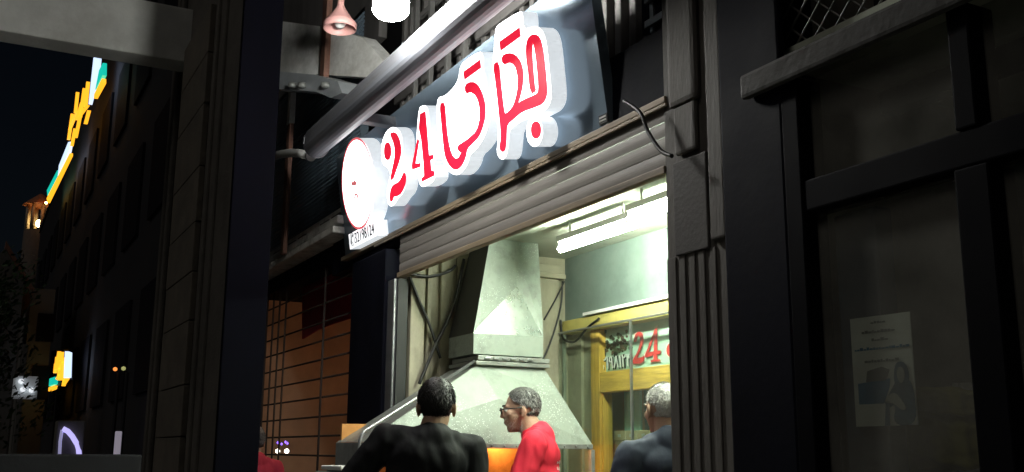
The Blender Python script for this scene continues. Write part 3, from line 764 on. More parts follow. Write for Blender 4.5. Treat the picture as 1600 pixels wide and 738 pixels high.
for k, (px, py, c_) in enumerate(((434, 705, (1, .95, .85)), (448, 705, (1, .95, .85)))):
    v = at(px, py, y=FY + .25)
    o = MB().lathe([(.001, -.02), (.016, -.012), (.02, 0), (.016, .012), (.001, .02)], v, 10).build('small_light', emis('tiny_white_light', (1, .95, .85), 6))
    tag(o, '%s of two tiny white lights low behind the grille' % ('left', 'right')[k], 'light')
for k, (px, py) in enumerate(((434, 692), (440, 694), (446, 691), (449, 693))):
    v = at(px, py, y=FY + .25)
    o = MB().lathe([(.001, -.012), (.01, 0), (.001, .012)], v, 8).build('fairy_light', emis('violet_fairy', (.25, .12, 1), 3)); tag(o, '%s of four tiny violet fairy lights behind the grille' % ('leftmost', 'second from left', 'third from left', 'rightmost')[k], 'light', 'violet fairy lights')
gt = thing('grille_gate', (-7.6, FY, 0), 'dark welded grille of crossing bars closing the neighbouring shop', 'grille')
M_gr = mat('grille_steel', (.05, .04, .035), .8, spec=.1)
for zz in [.12 + .138 * k for k in range(19)]:
    MB().cyl((x0, FY + .075, zz), (x1, FY + .075, zz), .007, seg=6).build('cross_bar', M_gr, gt)
for xx in (-9.3, -9.1, -8.9, -8.7, -8.5, -8.3, -7.25):
    MB().cyl((xx, FY + .053, 0), (xx, FY + .053, 2.72), .009, seg=6).build('upright_bar', M_gr, gt)

# ------------------------------------------------------------------ foreground pillar and beam
pr = thing('street_pillar', (-7, 1.4, 0), 'massive dark pillar on the pavement, near-black face beside worn stone blocks', 'pillar')
px_ = -6.0; yp0, yp1 = 1.27, 1.515
MB().box((px_ - .05, yp0, 0), (px_, yp1, 5.2), .006).build('dark_face', mat('near_black_face', (.0022, .0022, .0042), .8, spec=.03, var=.3), pr)  # near-black slab over the end face of the stone shaft
MB().box((px_ - .9, yp0 + .001, 0), (px_ - .052, yp1 - .012, 5.2), .01).build('stone_shaft', M_stone, pr)
MB().box((px_ - 2.6, yp0 + .02, 0), (px_ - .902, yp1 - .02, 5.2), .01).build('wing_wall', M_stone, pr)
zz = 0.0; src = None
for k in range(12):
    hgt = random.uniform(.3, .46); xo = random.uniform(-.02, .02)
    if zz + hgt > 5: break
    MB().box((px_ - 2.0 + xo, yp0 - .02 - random.uniform(0, .003), zz + .003), (px_ - 1.0 + xo, yp0 + .02, zz + hgt), .006).build('stone_block', M_block, pr); zz += hgt + .004
for x_ in (-8.5, -8.3, -6.75, -6.5): MB().box((x_ - .06, yp0 - .02, 0), (x_ + .04, yp0 + .02, 5.2), .012).build('flute', M_stone, pr)
bmx = -8.0
cb = MB(); cb.box((bmx - .25, -3.2, 4.405), (bmx, FY - .05, 4.86), .012)
tag(cb.build('concrete_beam', mat('pale_concrete', (.60, .61, .57), .85, var=.15, scale=3, bump=.4, bscale=40, dirt=(.48, .48, .44), dscale=1.4)), 'pale weathered concrete beam crossing overhead at the left of the black pillar', 'beam')
lw = thing('low_barrier', (-7, -.4, 0), 'black low barrier wall across the bottom left corner', 'barrier')
MB().box((-5.6, -3.0, 0), (-5.4, at(222, 715, x=-5.4).y, at(100, 710, x=-5.4).z), .01).build('panel', M_black, lw)

# ================================================================== FAR STREET, LEFT
db = thing('dark_building', (-30, FY, 0), 'tall dark unlit building along the street behind the neon sign', 'building')
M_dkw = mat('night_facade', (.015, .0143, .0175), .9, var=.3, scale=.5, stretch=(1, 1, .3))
MB().box((-52, FY + .05, 0), (-9.7, 12, 11.3)).build('wall', M_dkw, db)
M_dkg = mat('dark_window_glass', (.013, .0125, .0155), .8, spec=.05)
for k, x_ in enumerate(range(-50, -11, 3)):
    for zz in (2.2, 4.9, 7.7):
        wn = MB().box((x_ + .5, FY - .0, zz), (x_ + 2.3, FY + .08, zz + 1.6)).build('window', M_dkg, db)
MB().box((-52, FY - .0, 11.3), (-9.7, FY + .3, 11.5)).build('parapet', M_dkw, db)
NE_O = emis('orange_neon', (1, .42, .02), 1.5); NE_T = emis('teal_neon', (.01, .62, .48), .9); NE_W = emis('blue_white_neon', (.6, .75, 1), 1.3)
zn = lambda a: (a[0] / 2.46, 80 + a[1] / 2.46)


def neon(name, label, strokes, quads, zf, y, board=None):
    o = thing(name, at(*zf(strokes[0][0]), y=y), label, 'sign')
    if board:
        f = [at(*zf(a), y=y + .12) for a in board]; MB().prism(f, [v + Vector((0, .06, 0)) for v in f]).build('board', M_black, o)
    for m, q_ in quads:
        f = [at(*zf(a), y=y) for a in q_]; MB().prism(f, [v + Vector((0, .08, 0)) for v in f]).build('light_panel', m, o)
    for a, b in strokes:
        wd_ = 1.15
        d = Vector((b[0] - a[0], b[1] - a[1])).normalized() * .5
        f = [at(*zf(q_), y=y - .02) for q_ in ((a[0] - wd_ * .6, a[1]), (a[0] + wd_ * .6, a[1] - 3), (b[0] + wd_ * .6, b[1]), (b[0] - wd_ * .6, b[1] + 3))]
        MB().prism(f, [v + Vector((0, .08, 0)) for v in f]).build('neon_stroke', NE_O, o)
    return o


neon('neon_sign', 'long neon sign with orange script between teal and white strips high on the dark building',
     [((332, 120), (322, 212)), ((318, 145), (302, 252)), ((292, 160), (284, 235)), ((308, 200), (288, 262)), ((272, 243), (258, 338)), ((300, 258), (285, 330)), ((335, 230), (322, 277)), ((282, 300), (270, 362)), ((290, 235), (262, 300)), ((330, 210), (298, 250))],
     [(NE_W, [(360, 20), (376, 20), (370, 90), (344, 190), (340, 205), (350, 110)]), (NE_T, [(380, 75), (395, 45), (394, 92), (366, 148)]), (NE_O, [(392, 105), (392, 122), (360, 182), (362, 165)]),
      (NE_W, [(262, 350), (270, 348), (262, 390), (222, 480), (226, 440)]), (NE_T, [(220, 458), (220, 485), (182, 556), (180, 535)]), (NE_O, [(268, 392), (268, 402), (182, 584), (179, 566)])], zn, FY - .45)
zs_ = lambda a: (a[0] / 3.1, 500 + a[1] / 3.1)
neon('small_neon_sign', 'small orange, white and teal lit sign lower down the street',
     [((278, 155), (272, 190)), ((292, 158), (288, 195)), ((268, 182), (262, 240)), ((282, 190), (276, 290)), ((298, 185), (290, 285)), ((305, 215), (296, 290)), ((262, 215), (258, 255)), ((288, 250), (268, 285)), ((318, 285), (300, 310)), ((304, 290), (298, 318)), ((300, 200), (276, 240))],
     [(NE_W, [(314, 152), (330, 158), (326, 280), (308, 282)]), (NE_T, [(238, 285), (265, 276), (262, 312), (236, 322)]), (NE_O, [(234, 328), (262, 318), (258, 335), (232, 346)])], zs_, FY - .4,
     [(250, 150), (335, 140), (338, 290), (228, 350)])
# domed tower far down the street
tx = -85.0
tc_ = at(59, 360, x=tx); wpx = 85 / 1600
tw = thing('domed_tower', (tx, tc_.y, 0), 'small distant tower with a warm lit conical roof on columns', 'tower')
zr0, zr1 = at(59, 322, x=tx).z, at(59, 303, x=tx).z; zc0 = at(59, 362, x=tx).z
M_tw = mat('tower_stone', (.45, .38, .28), .8); M_rf = mat('copper_roof', (.45, .16, .07), .6)
MB().cyl((tx, tc_.y, 0), (tx, tc_.y, zc0), 1.0, seg=12).build('shaft', mat('dark_tower_stone', (.1, .09, .08), .9), tw)
MB().cyl((tx, tc_.y, zr0), (tx, tc_.y, zr1), 1.25, .12, seg=12, smooth=False).build('roof', M_rf, tw)
for k in range(8):
    a = k * math.pi / 4 + .2
    MB().cyl((tx + .85 * math.cos(a), tc_.y + .85 * math.sin(a), zc0), (tx + .85 * math.cos(a), tc_.y + .85 * math.sin(a), zr0), .13, seg=8).build('column', M_tw, tw)
MB().lathe([(.001, -.3), (.15, -.2), (.2, 0), (.15, .2), (.001, .3)], (tx + .2, tc_.y, zc0 + .6), 12).build('tower_lamp', emis('tower_lamp', (1, .7, .3), 30), tw)
MB().lathe([(.001, -.1), (.1, 0), (.001, .1)], (tx + 1.9, tc_.y + .3, zr0 - .1), 10).build('eave_lamp', emis('tower_eave_lamp', (1, .4, .12), 90), tw)
MB().cyl((tx + 1.9, tc_.y + .3, 0), (tx + 1.9, tc_.y + .3, zr0 - .2), .05, seg=8).build('lamp_post', M_black, tw)

# row across: silhouettes, tree, kiosk and little lights
M_sil = mat('pale_render_wall', (.14, .135, .12), .9, var=.2, scale=1.)
hs = thing('gabled_house', at(10, 640, x=-24), 'pale gabled house end at the far left behind the tree', 'house')
a, b = at(-60, 700, x=-24), at(38, 440, x=-24)
g = at(8, 388, x=-24)
pts = [(-24, a.y, 0), (-24, b.y, 0), (-24, b.y, b.z), (-24, g.y, g.z), (-24, a.y, g.z - .5)]
MB().prism(pts, [(q_[0] - 6, q_[1], q_[2]) for q_ in pts]).build('wall', M_sil, hs)
pts = [(-23.9, b.y + .2, b.z - .15), (-23.9, g.y, g.z + .15), (-23.9, g.y, g.z + .02), (-23.9, b.y + .2, b.z - .3)]
MB().prism(pts, [(q_[0] - 6.2, q_[1], q_[2]) for q_ in pts]).build('roof', mat('tile_roof', (.25, .12, .08), .8), hs)
wb = thing('side_building', at(65, 640, x=-28), 'narrow grey building block between the tree and the small neon sign', 'building')
a, b = at(50, 450, x=-28), at(88, 445, x=-28)
MB().box((-32, a.y, 0), (-28, b.y, a.z)).build('wall', M_sil, wb)
MB().box((-27.99, a.y + .2, 2.6), (-27.95, a.y + .6, 3.4)).build('window', M_dkg, wb)
MB().box((-27.99, a.y + .2, 4.0), (-27.95, a.y + .6, 4.7)).build('window', M_dkg, wb)


def tree(name, label, base, hgt, spread, m):
    t_ = thing(name, base, label, 'tree')
    MB().cyl(base, base + Vector((.1, .05, hgt * .6)), .13, .06).build('trunk', mat('bark', (.06, .045, .035), .9), t_)
    for k in range(5):
        a = k * 1.3
        MB().cyl(base + Vector((.07, .03, hgt * .45)), base + Vector((spread * .6 * math.cos(a), spread * .6 * math.sin(a), hgt * (.65 + .06 * k))), .05, .015, seg=6).build('limb', mat('bark', (.06, .045, .035), .9), t_)
    cr_ = MB()
    clumps = [(Vector((random.gauss(0, spread * .45), random.gauss(0, spread * .45), hgt * random.uniform(.5, 1.0))), random.uniform(.25, .6)) for _ in range(26)]
    for c_, rr in clumps:
        for _ in range(240):
            v = Vector((random.gauss(0, 1), random.gauss(0, 1), random.gauss(0, .8))); v = base + c_ + v.normalized() * rr * random.uniform(.5, 1)
            s_ = random.uniform(.025, .06); n_ = Vector((random.gauss(0, 1), random.gauss(0, 1), random.gauss(0, 1))).normalized(); u_ = n_.orthogonal().normalized(); w_ = n_.cross(u_)
            cr_.bm.faces.new([cr_.bm.verts.new(q_) for q_ in (v - u_ * s_, v + w_ * s_ * .4, v + u_ * s_, v - w_ * s_ * .4)])
    cr_.build('crown', m, t_, recalc=False)


v = at(4, 600, x=-13); v.z = 0
tree('street_tree', 'dark leafy tree cropped by the left edge of the view', v + Vector((0, -.45, 0)), 3.3, .55, mat('leaf', (.045, .085, .03), .5, var=.6, scale=3))
kx = -16.0
a, b = at(90, 657, x=kx), at(134, 660, x=kx)
ks = thing('kiosk_box', (kx, a.y, 0), 'low pale box with a curved violet light arch at the bottom left', 'kiosk')
MB().box((kx - .4, a.y, 0), (kx, b.y, a.z), .02).build('body', M_sil, ks)
pp = [at(*q_, x=kx + .05) for q_ in ((98, 670), (106, 674), (113, 682), (119, 692), (123, 705), (125, 720))]
MB().tube(pp, .036, 8).build('light_arch', emis('violet_arch', (.55, .5, 1), 1.0), ks)
pp = [at(*q_, x=kx + .05) for q_ in ((97, 672), (94, 690), (93, 712))]
MB().tube(pp, .022, 8).build('light_leg', emis('violet_leg', (.5, .48, .8), .45), ks)
v = at(184, 692, x=-11)
o = thing('light_column', (v.x, v.y, 0), 'slim pale lit column between the kiosk box and the pillar', 'light')
MB().box((v.x - .03, v.y - .03, 1.2), (v.x + .03, v.y + .03, at(184, 674, x=-11).z), .01).build('diffuser', emis('pale_column', (.6, .55, .68), .3), o)
MB().box((v.x - .02, v.y - .02, 0), (v.x + .02, v.y + .02, 1.199)).build('post', M_black, o)
for k, (px, py, c_, lab) in enumerate(((180, 577, (1, .3, .06), 'tiny orange street light far down the street'), (193, 576, (.8, .8, .3), 'tiny yellowish street light far down the street'))):
    v = at(px, py, x=-22 - k); v.y = min(v.y, FY - .3); v = at(px, py, y=FY - .35)
    o = thing('street_light', (v.x, v.y, 0), lab, 'street light')
    MB().lathe([(.001, -.03), (.026, -.018), (.03, 0), (.026, .018), (.001, .03)], v, 12).build('lamp_globe', emis('far_lamp_%d' % k, c_, 1.3 - .9 * k), o)
    MB().cyl((v.x, v.y + .05, 0), (v.x, v.y + .05, v.z - .05), .025, seg=8).build('post', M_black, o)
v = at(38, 602, x=-20)
o = thing('wall_lamp', v, 'white wall lamp glowing beside the tree at far left', 'lamp')
MB().box(v + Vector((-.1, -.18, -.24)), v + Vector((0, .22, .16)), .03).build('lamp_box', emis('wall_lamp_box', (.9, .95, 1), .05), o)
for dy, dz in ((-.06, .06), (-.02, -.08), (.12, -.09)):
    MB().lathe([(.001, -.045), (.036, -.028), (.046, 0), (.036, .028), (.001, .045)], v + Vector((.06, dy, dz)), 12).build('lamp_globe', emis('wall_lamp_globe', (.9, .95, 1), .9), o)
a = at(36, 538, x=-20.2); b = at(44, 538, x=-20.2)
MB().box((-20.3, a.y, 0), (-20.15, b.y, a.z), .01).build('lamp_pillar', M_sil, o)

# ================================================================== RIGHT SHOP WINDOW
wf = thing('dark_shop_window', (-1.6, FY, 0), 'dark unlit shop window in a black frame at the right', 'shop window')
zr = at(1400, 294, y=FY).z + .045; ztop = 2.53
xl = -2.30; xm = at(1545, 350, y=FY).x; xr = -.6


def bar(a, b, name='frame_bar', m=M_frame): MB().box(a, b, .006).build(name, m, wf)


bar((xl - .002, FY - .05, 0), (xl + .07, FY + .05, ztop)); bar((xl + .072, FY - .045, zr - .055), (xr, FY + .045, zr + .04))
bar((xm - .05, FY - .05, 0), (xm + .05, FY + .05, zr - .057)); bar((xm - .035, FY - .05, zr + .042), (xm + .03, FY + .05, ztop))
bar((xr, FY - .05, 0), (xr + .08, FY + .05, ztop)); bar((xl + .072, FY - .045, 0), (xr, FY + .045, .5))
gl = [((xl + .07, zr + .04), (xm - .035, ztop)), ((xm + .03, zr + .04), (xr, ztop)), ((xl + .07, .5), (xm - .05, zr - .055)), ((xm + .05, .5), (xr, zr - .055))]
for (a, b), (c_, d) in gl: MB().box((a, FY + .005, b), (c_, FY + .011, d)).build('pane', M_glass, wf)
M_rol = mat('dusty_roller', (.045, .043, .038), .85, var=.3, scale=5, bump=.5, bscale=25, dirt=(.05, .05, .045))
ar = thing('awning_rail', (-1.6, FY - .06, ztop), 'worn dusty grey awning rail sloping above the dark shop window', 'awning rail')
MB().box((-2.45, FY - .085, ztop - .012), (-.4, FY - .055, ztop + .07), .012).build('rail', M_rol, ar)
MB().box((-2.44, FY - .054, ztop + .03), (-.4, FY - .0, ztop + .06), .004).build('rail_bracket', M_frame, ar)
rm = thing('dark_shop_room', (-1.4, FY + .6, 0), 'unlit room with dull brown walls behind the right shop window', 'room')
M_room = mat('dull_room_wall', (.26, .24, .2), .9, var=.3)
MB().box((-2.4, FY + 1.4, 0), (0.4, FY + 1.5, 3.2)).build('rear_wall', M_room, rm)
MB().box((-2.44, FY + .06, 0), (-2.4, FY + 1.5, 3.2)).build('side_wall', M_room, rm)
MB().box((-2.4, FY + .06, 0), (0.4, FY + 1.4, .45)).build('window_bench', M_room, rm)
MB().box((-2.21, FY + .05, .45), (-2.05, FY + .12, zr - .06), .01).build('curtain', mat('blue_grey_curtain', (.08, .095, .12), .9), rm)
# poster inside the glass
yq = FY + .016
f = [at(*q_, y=yq) for q_ in ((1328, 499), (1421, 487), (1434, 664), (1338, 667))]
ps = thing('poster', f[3], 'pale advertising poster of a seated woman taped inside the dark window', 'poster')
MB().prism(f, [v + Vector((0, .003, 0)) for v in f]).build('sheet', mat('poster_paper', (.72, .74, .68), .7, var=.06), ps)
def pq(u, v, o=.003):
    a = f[3] + (f[2] - f[3]) * u; b = f[0] + (f[1] - f[0]) * u; r_ = a + (b - a) * v; r_.y = yq - o; return r_
def pp_(poly, m, name, o=.002):
    A = [pq(u, v, o) for u, v in poly]; MB().prism(A, [v + Vector((0, .0012, 0)) for v in A]).build(name, m, ps)
M_ink = mat('ink_blue', (.05, .19, .34), .7, var=.3, scale=20); M_inkd = mat('ink_dark', (.05, .12, .18), .7, var=.4, scale=15); M_inkg = mat('ink_grey', (.2, .21, .2), .7)
for u0, u1, vv, m in ((.36, .56, .93, M_inkg), (.2, .72, .845, M_inkg), (.36, .6, .77, M_inkg), (.06, .92, .69, M_ink), (.22, .76, .575, M_inkg)):
    u = u0
    while u < u1:
        du = random.uniform(.02, .06); hgt = random.uniform(.012, .028)
        pp_([(u, vv), (u + du, vv), (u + du, vv + hgt), (u, vv + hgt)], m, 'print_line'); u += du + .012
pp_([(.08, .2), (.5, .2), (.6, .34), (.62, .42), (.08, .39)], M_ink, 'print_picture', .0016)
pp_([(.22, .40), (.55, .40), (.62, .5), (.5, .53), (.25, .5)], M_inkg, 'print_picture', .0016)
pp_(chaikin([(.62, .0), (.98, .0), (1.0, .2), (.97, .36), (.88, .42), (.72, .40), (.62, .3), (.5, .22), (.56, .15), (.7, .2)], 2), M_inkd, 'print_figure', .0024)
pp_(chaikin([(.68, .38), (.72, .54), (.8, .57), (.9, .54), (.94, .42), (.88, .36), (.76, .34)], 2), M_inkd, 'print_hair', .0032)
pp_(chaikin([(.74, .42), (.76, .51), (.82, .52), (.87, .48), (.86, .40), (.8, .36)], 2), mat('ink_face', (.42, .43, .38), .7), 'print_face', .004)
pp_(chaikin([(.55, .26), (.7, .3), (.82, .2), (.86, .14), (.78, .13), (.66, .2), (.52, .2)], 2), mat('ink_face', (.42, .43, .38), .7), 'print_arm', .004)
pp_([(.5, .0), (.54, .22), (.6, .22), (.58, .0)], M_inkd, 'print_cup', .004)
# things left in the window, then two added shapes for reflections
sk = MB()
def sack(c_, s_, name, label, m):
    t_ = bmesh.new(); bmesh.ops.create_icosphere(t_, subdivisions=4, radius=1)
    for vv in t_.verts:
        d_ = vv.co.copy(); k_ = .12 * math.sin(d_.x * 5 + d_.z * 3) + .07 * math.sin(d_.y * 9 + d_.x * 7) + .05 * math.sin(d_.z * 14 + d_.x * 4)
        vv.co = Vector((math.copysign(abs(d_.x) ** .7, d_.x) * s_[0], math.copysign(abs(d_.y) ** .7, d_.y) * s_[1], math.copysign(abs(d_.z) ** .6, d_.z) * s_[2])) * (1 + k_)
    for f_ in t_.faces: f_.smooth = True
    b_ = MB(); b_.join(t_); b_.bm.transform(Matrix.Translation(c_)); o_ = b_.build(name, m); tag(o_, label, 'sack')
M_sack = mat('dull_yellow_sack', (.40, .36, .08), .8, var=.3, scale=8, bump=.4, bscale=25)
v = at(1475, 690, y=FY + .35); sack(v, (.16, .14, .085), 'sack', 'dull yellow sack lying in the window, lower of two', M_sack)
v2 = v + Vector((.01, .0, .11)); sack(v2, (.13, .12, .045), 'sack', 'dull yellow sack lying on top of the other sack in the window', M_sack)
stn = MB().box(v + Vector((-.3, -.16, -.9)), v + Vector((.35, .2, -.09)), .01).build('display_table', M_room); tag(stn, 'dark display table under the yellow sacks in the window', 'table')
for k, px in enumerate((1497, 1508, 1516, 1524)):
    a = at(px, 655, y=FY + .75)
    o = MB().cyl((a.x, a.y, .9), (a.x, a.y, at(px, 598, y=FY + .75).z), .012, .01, seg=10).build('white_rod', M_white)
    tag(o, 'thin white rod standing behind the sacks, %s from the left' % ('first', 'second', 'third', 'fourth')[k], 'rod', 'white rods behind the sacks')
v = at(1386, 378, y=FY + .8)  # red glint on the glass, modelled as added glowing strokes inside
ls = thing('red_reflection', v, 'faint red strokes added for a red reflection in the dark window', 'sign')
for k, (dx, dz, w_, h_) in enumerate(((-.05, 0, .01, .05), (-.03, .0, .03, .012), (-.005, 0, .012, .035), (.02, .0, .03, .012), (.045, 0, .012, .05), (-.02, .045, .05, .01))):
    MB().box(v + Vector((dx, 0, dz - .02)), v + Vector((dx + w_, .012, dz - .02 + h_))).build('reflection_stroke', emis('dim_red_reflection', (.55, .11, .05), .3), ls)
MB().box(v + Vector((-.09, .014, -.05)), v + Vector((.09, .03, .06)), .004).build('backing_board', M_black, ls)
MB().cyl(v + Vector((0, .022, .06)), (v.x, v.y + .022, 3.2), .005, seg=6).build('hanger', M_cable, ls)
v = at(1357, 205, y=FY + .55)  # pale reflection on the glass, modelled as an added hanging shape
o = thing('pale_reflection', v, 'slim grey shape added for a pale reflection in the upper window pane', 'lamp')
MB().lathe([(.001, -.09), (.018, -.088), (.018, -.05), (.012, -.045), (.011, .1), (.004, .11), (.001, .11)], v, 14).build('reflection_body', mat('reflection_grey', (.5, .55, .58), .25), o)
MB().cyl(v + Vector((0, 0, .11)), v + Vector((0, 0, 1.2)), .003, seg=6).build('cord', M_cable, o)
# expanded wire mesh over the opening above the roller
wm = thing('wire_mesh_screen', (-1.8, FY + .05, 2.7), 'diamond wire mesh screen stretched above the awning roller', 'mesh screen')
def clipseg(x0_, z0_, dx, dz, X0, X1, Z0, Z1):
    t0_, t1_ = -99, 99
    for p_, d_, lo_, hi_ in ((x0_, dx, X0, X1), (z0_, dz, Z0, Z1)):
        a_, b_ = (lo_ - p_) / d_, (hi_ - p_) / d_
        t0_, t1_ = max(t0_, min(a_, b_)), min(t1_, max(a_, b_))
    return (t0_, t1_) if t1_ - t0_ > .03 else None
X0, X1, Z0, Z1 = -2.42, -1.2, 2.58, 3.1
for s_, dy in ((1, 0.), (-1, .012)):
    for k in range(-14, 28):
        xx = X0 + k * .085
        sg = clipseg(xx, Z0, .72 * s_, .69, X0, X1, Z0, Z1)
        if sg: MB().cyl((xx + .72 * s_ * sg[0], FY + .04 + dy, Z0 + .69 * sg[0]), (xx + .72 * s_ * sg[1], FY + .04 + dy, Z0 + .69 * sg[1]), .0038, seg=6).build('wire', M_mesh, wm)
MB().box((X0, FY + .03, Z1), (X1, FY + .07, Z1 + .04)).build('mesh_frame', M_frame, wm)
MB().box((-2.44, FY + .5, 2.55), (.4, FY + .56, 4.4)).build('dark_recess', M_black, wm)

# ================================================================== PEOPLE
def evalmesh(o):
    dg = bpy.context.evaluated_depsgraph_get(); me = bpy.data.meshes.new_from_object(o.evaluated_get(dg)); return me


def blob(prims, voxel, smooth, name, m, parent, noise=0., cut=None):
    b = MB()
    for p in prims:
        t_ = bmesh.new()
        if p[0] == 'e':
            bmesh.ops.create_icosphere(t_, subdivisions=3, radius=1)
            Mx = Matrix.Translation(p[1]) @ (p[3].to_4x4() if len(p) > 3 else Matrix()) @ Matrix.Diagonal((*p[2], 1))
            bmesh.ops.transform(t_, matrix=Mx, verts=t_.verts); b.join(t_)
        else:
            _, a, c_, r1, r2 = p; a, c_ = Vector(a), Vector(c_); t_.free()
            b.cyl(a, c_, r1, r2, seg=20)
            for v_, r_ in ((a, r1), (c_, r2)):
                t_ = bmesh.new(); bmesh.ops.create_icosphere(t_, subdivisions=3, radius=r_); bmesh.ops.translate(t_, vec=v_, verts=t_.verts); b.join(t_)
    o = b.build(name, m, None)
    md = o.modifiers.new('r', 'REMESH'); md.mode = 'VOXEL'; md.voxel_size = voxel; md.use_smooth_shade = True
    ms = o.modifiers.new('s', 'SMOOTH'); ms.factor = .5; ms.iterations = smooth
    me = evalmesh(o); o.modifiers.clear(); old = o.data; o.data = me; bpy.data.meshes.remove(old)
    for p_ in me.polygons: p_.use_smooth = True
    if noise:
        from mathutils import noise as nz_
        for v_ in me.vertices:
            c_ = v_.co; k_ = .8 * nz_.noise(c_ * 7) + 1.1 * (.45 - abs(nz_.noise(Vector((c_.x * 13 + c_.z * 7, c_.y * 13, c_.z * 8 - c_.x * 5))))) + .5 * nz_.noise(Vector((c_.x * 30, c_.y * 30, c_.z * 9)))
            v_.co = c_ + v_.normal * k_ * noise
    o.parent = parent; me.materials.clear(); me.materials.append(m)
    return o


def person(hpx, dist, yaw, label, skin, shirt, trous, hairc, lean=0., side=0., head_yaw=0., head_pitch=0., head_fwd=.0, head_side=0., shrug=0., hs=1., stubble=False, arms=(), hair='full', scale=1., glasses=False, beard=False, build_w=1., sleeve='short'):
    M_sk = mat('skin_' + skin[0], skin[1], .5, var=.14, scale=14, bump=.12, bscale=90, spec=.4)
    M_sh = mat('cloth_' + shirt[0], shirt[1], .8, var=.12, scale=6, bump=.5, bscale=14, stretch=(1, 1, .45), spec=.25)
    M_tr = mat('cloth_' + trous[0], trous[1], .85, var=.2, bump=.3, bscale=30)
    Lm = Matrix.Translation((0, 0, .95)) @ Matrix.Rotation(side, 4, 'Y') @ Matrix.Rotation(-lean, 4, 'X') @ Matrix.Translation((0, 0, -.95))
    T = lambda p_: Lm @ Vector(p_)
    L3 = Lm.to_3x3()
    hc = T((head_side, head_fwd, 1.58))
    tg = vd(*hpx, dist); scale = tg.z / hc.z
    off = Matrix.Rotation(yaw, 3, 'Z') @ (hc * scale)
    print('PERSON', label, 'scale', round(scale, 3), 'at', tg - off)
    root = thing('person', (tg.x - off.x, tg.y - off.y, 0), label, 'person'); root.rotation_euler = (0, 0, yaw); root.scale = (scale,) * 3
    root['_o'] = (0, 0, 0)
    HR = Matrix.Rotation(head_yaw, 3, 'Z') @ Matrix.Rotation(-head_pitch, 3, 'X')
    Hh = lambda p_: hc + HR @ (Vector(p_) * hs)
    neckb = T((0, -.02, 1.42))
    pr_ = [('e', Hh((0, -.014, .028)), (.0735, .094, .088), HR), ('e', Hh((0, .03, -.03)), (.058, .066, .084), HR), ('e', Hh((0, .04, -.083)), (.044, .046, .034), HR),
           ('e', Hh((0, .066, -.098)), (.027, .02, .02), HR), ('c', Hh((0, .092, .014)), Hh((0, .108, -.024)), .0075, .012), ('e', Hh((.012, .096, -.03)), (.008, .01, .008), HR), ('e', Hh((-.012, .096, -.03)), (.008, .01, .008), HR),
           ('e', Hh((0, .081, .026)), (.049, .017, .011), HR), ('e', Hh((0, .09, -.056)), (.023, .012, .007), HR), ('e', Hh((0, .087, -.068)), (.02, .012, .007), HR),
           ('e', Hh((.034, .066, -.018)), (.025, .024, .024), HR), ('e', Hh((-.034, .066, -.018)), (.025, .024, .024), HR),
           ('c', Hh((0, -.022, -.05)), neckb, .054, .064)]
    for s_ in (-1, 1):
        pr_ += [('e', Hh((s_ * .077, -.008, -.008)), (.009, .02, .033), HR @ Matrix.Rotation(s_ * .35, 3, 'Z')), ('e', Hh((s_ * .076, -.002, -.032)), (.008, .012, .014), HR)]
    pr_ = [((q_[0], q_[1], tuple(r_ * hs for r_ in q_[2]), q_[3]) if q_[0] == 'e' else q_) for q_ in pr_]
    bw = build_w
    tor = [('e', T((0, 0, 1.24)), (.17 * bw, .105, .2), L3), ('e', T((0, .01, 1.05)), (.155 * bw, .115, .17), L3), ('c', T((-.15 * bw, -.01, 1.385 + shrug)), T((.15 * bw, -.01, 1.385 + shrug)), .06, .06), ('e', T((0, -.03, 1.33 + shrug * .7)), (.165 * bw, .09, .11), L3), ('e', T((head_side * .4, -.055, 1.435)), (.085, .055, .075), L3),
           ('c', T((-.1, -.02, 1.418 + shrug * .6)), T((.1, -.02, 1.418 + shrug * .6)), .046, .046), ('c', T((-.045, -.02, 1.45)), T((.045, -.02, 1.45)), .04, .04)]
    pr_ += [('e', T((0, 0, 1.2)), (.15 * bw, .085, .2), L3), ('e', (0, 0, .94), (.14, .1, .12))]
    slv = []
    for s_, (el, wr) in zip((-1, 1), arms):
        shd = T((s_ * .178 * bw, -.005, 1.385 + shrug)); el = Vector(el); wr = Vector(wr)
        pr_ += [('c', shd, el, .046, .038), ('c', el, wr, .038, .026)]
        d = (wr - el).normalized(); u_ = d.cross(Vector((0, 0, 1)));
        u_ = Vector((1, 0, 0)) if u_.length < .1 else u_.normalized()
        nrm = u_.cross(d)
        pc = wr + d * .05; pr_.append(('e', pc, (.04, .048, .018), Matrix((u_, d, nrm)).transposed()))
        for k, ln in enumerate((.062, .072, .066, .05)):
            b0 = wr + d * .085 + u_ * (.03 - .02 * k); b1 = b0 + d * ln * .55 - nrm * .008; b2 = b1 + d * ln * .4 - nrm * .02
            pr_ += [('c', b0, b1, .0095, .009), ('c', b1, b2, .009, .0075)]
        b0 = wr + d * .03 + u_ * s_ * -.034; b1 = b0 + d * .035 + u_ * s_ * -.022; pr_ += [('c', b0, b1, .012, .01), ('c', b1, b1 + d * .028, .01, .008)]
        e2 = shd + (el - shd) * (.8 if sleeve == 'short' else 1.0)
        slv += [('c', shd, e2, .064, .06)]
        if sleeve == 'long': slv += [('c', el, el + (wr - el) * .95, .055, .042)]
    for s_ in (-1, 1):
        pr_ += [('c', (s_ * .085, 0, .92), (s_ * .1, .015, .5), .07, .05), ('c', (s_ * .1, .015, .5), (s_ * .105, -.02, .09), .045, .034), ('e', (s_ * .105, .05, .05), (.04, .11, .045))]
    blob(pr_, .0065, 4, 'body', M_sk, root)
    slv += [('c', neckb + Vector((0, 0, -.03)), neckb + (hc - neckb) * .17, .078, .0665)]
    blob(tor + slv, .009, 16, 'shirt', M_sh, root, noise=.0105)
    tl = [('e', (0, 0, .93), (.165 * bw, .122, .13))]
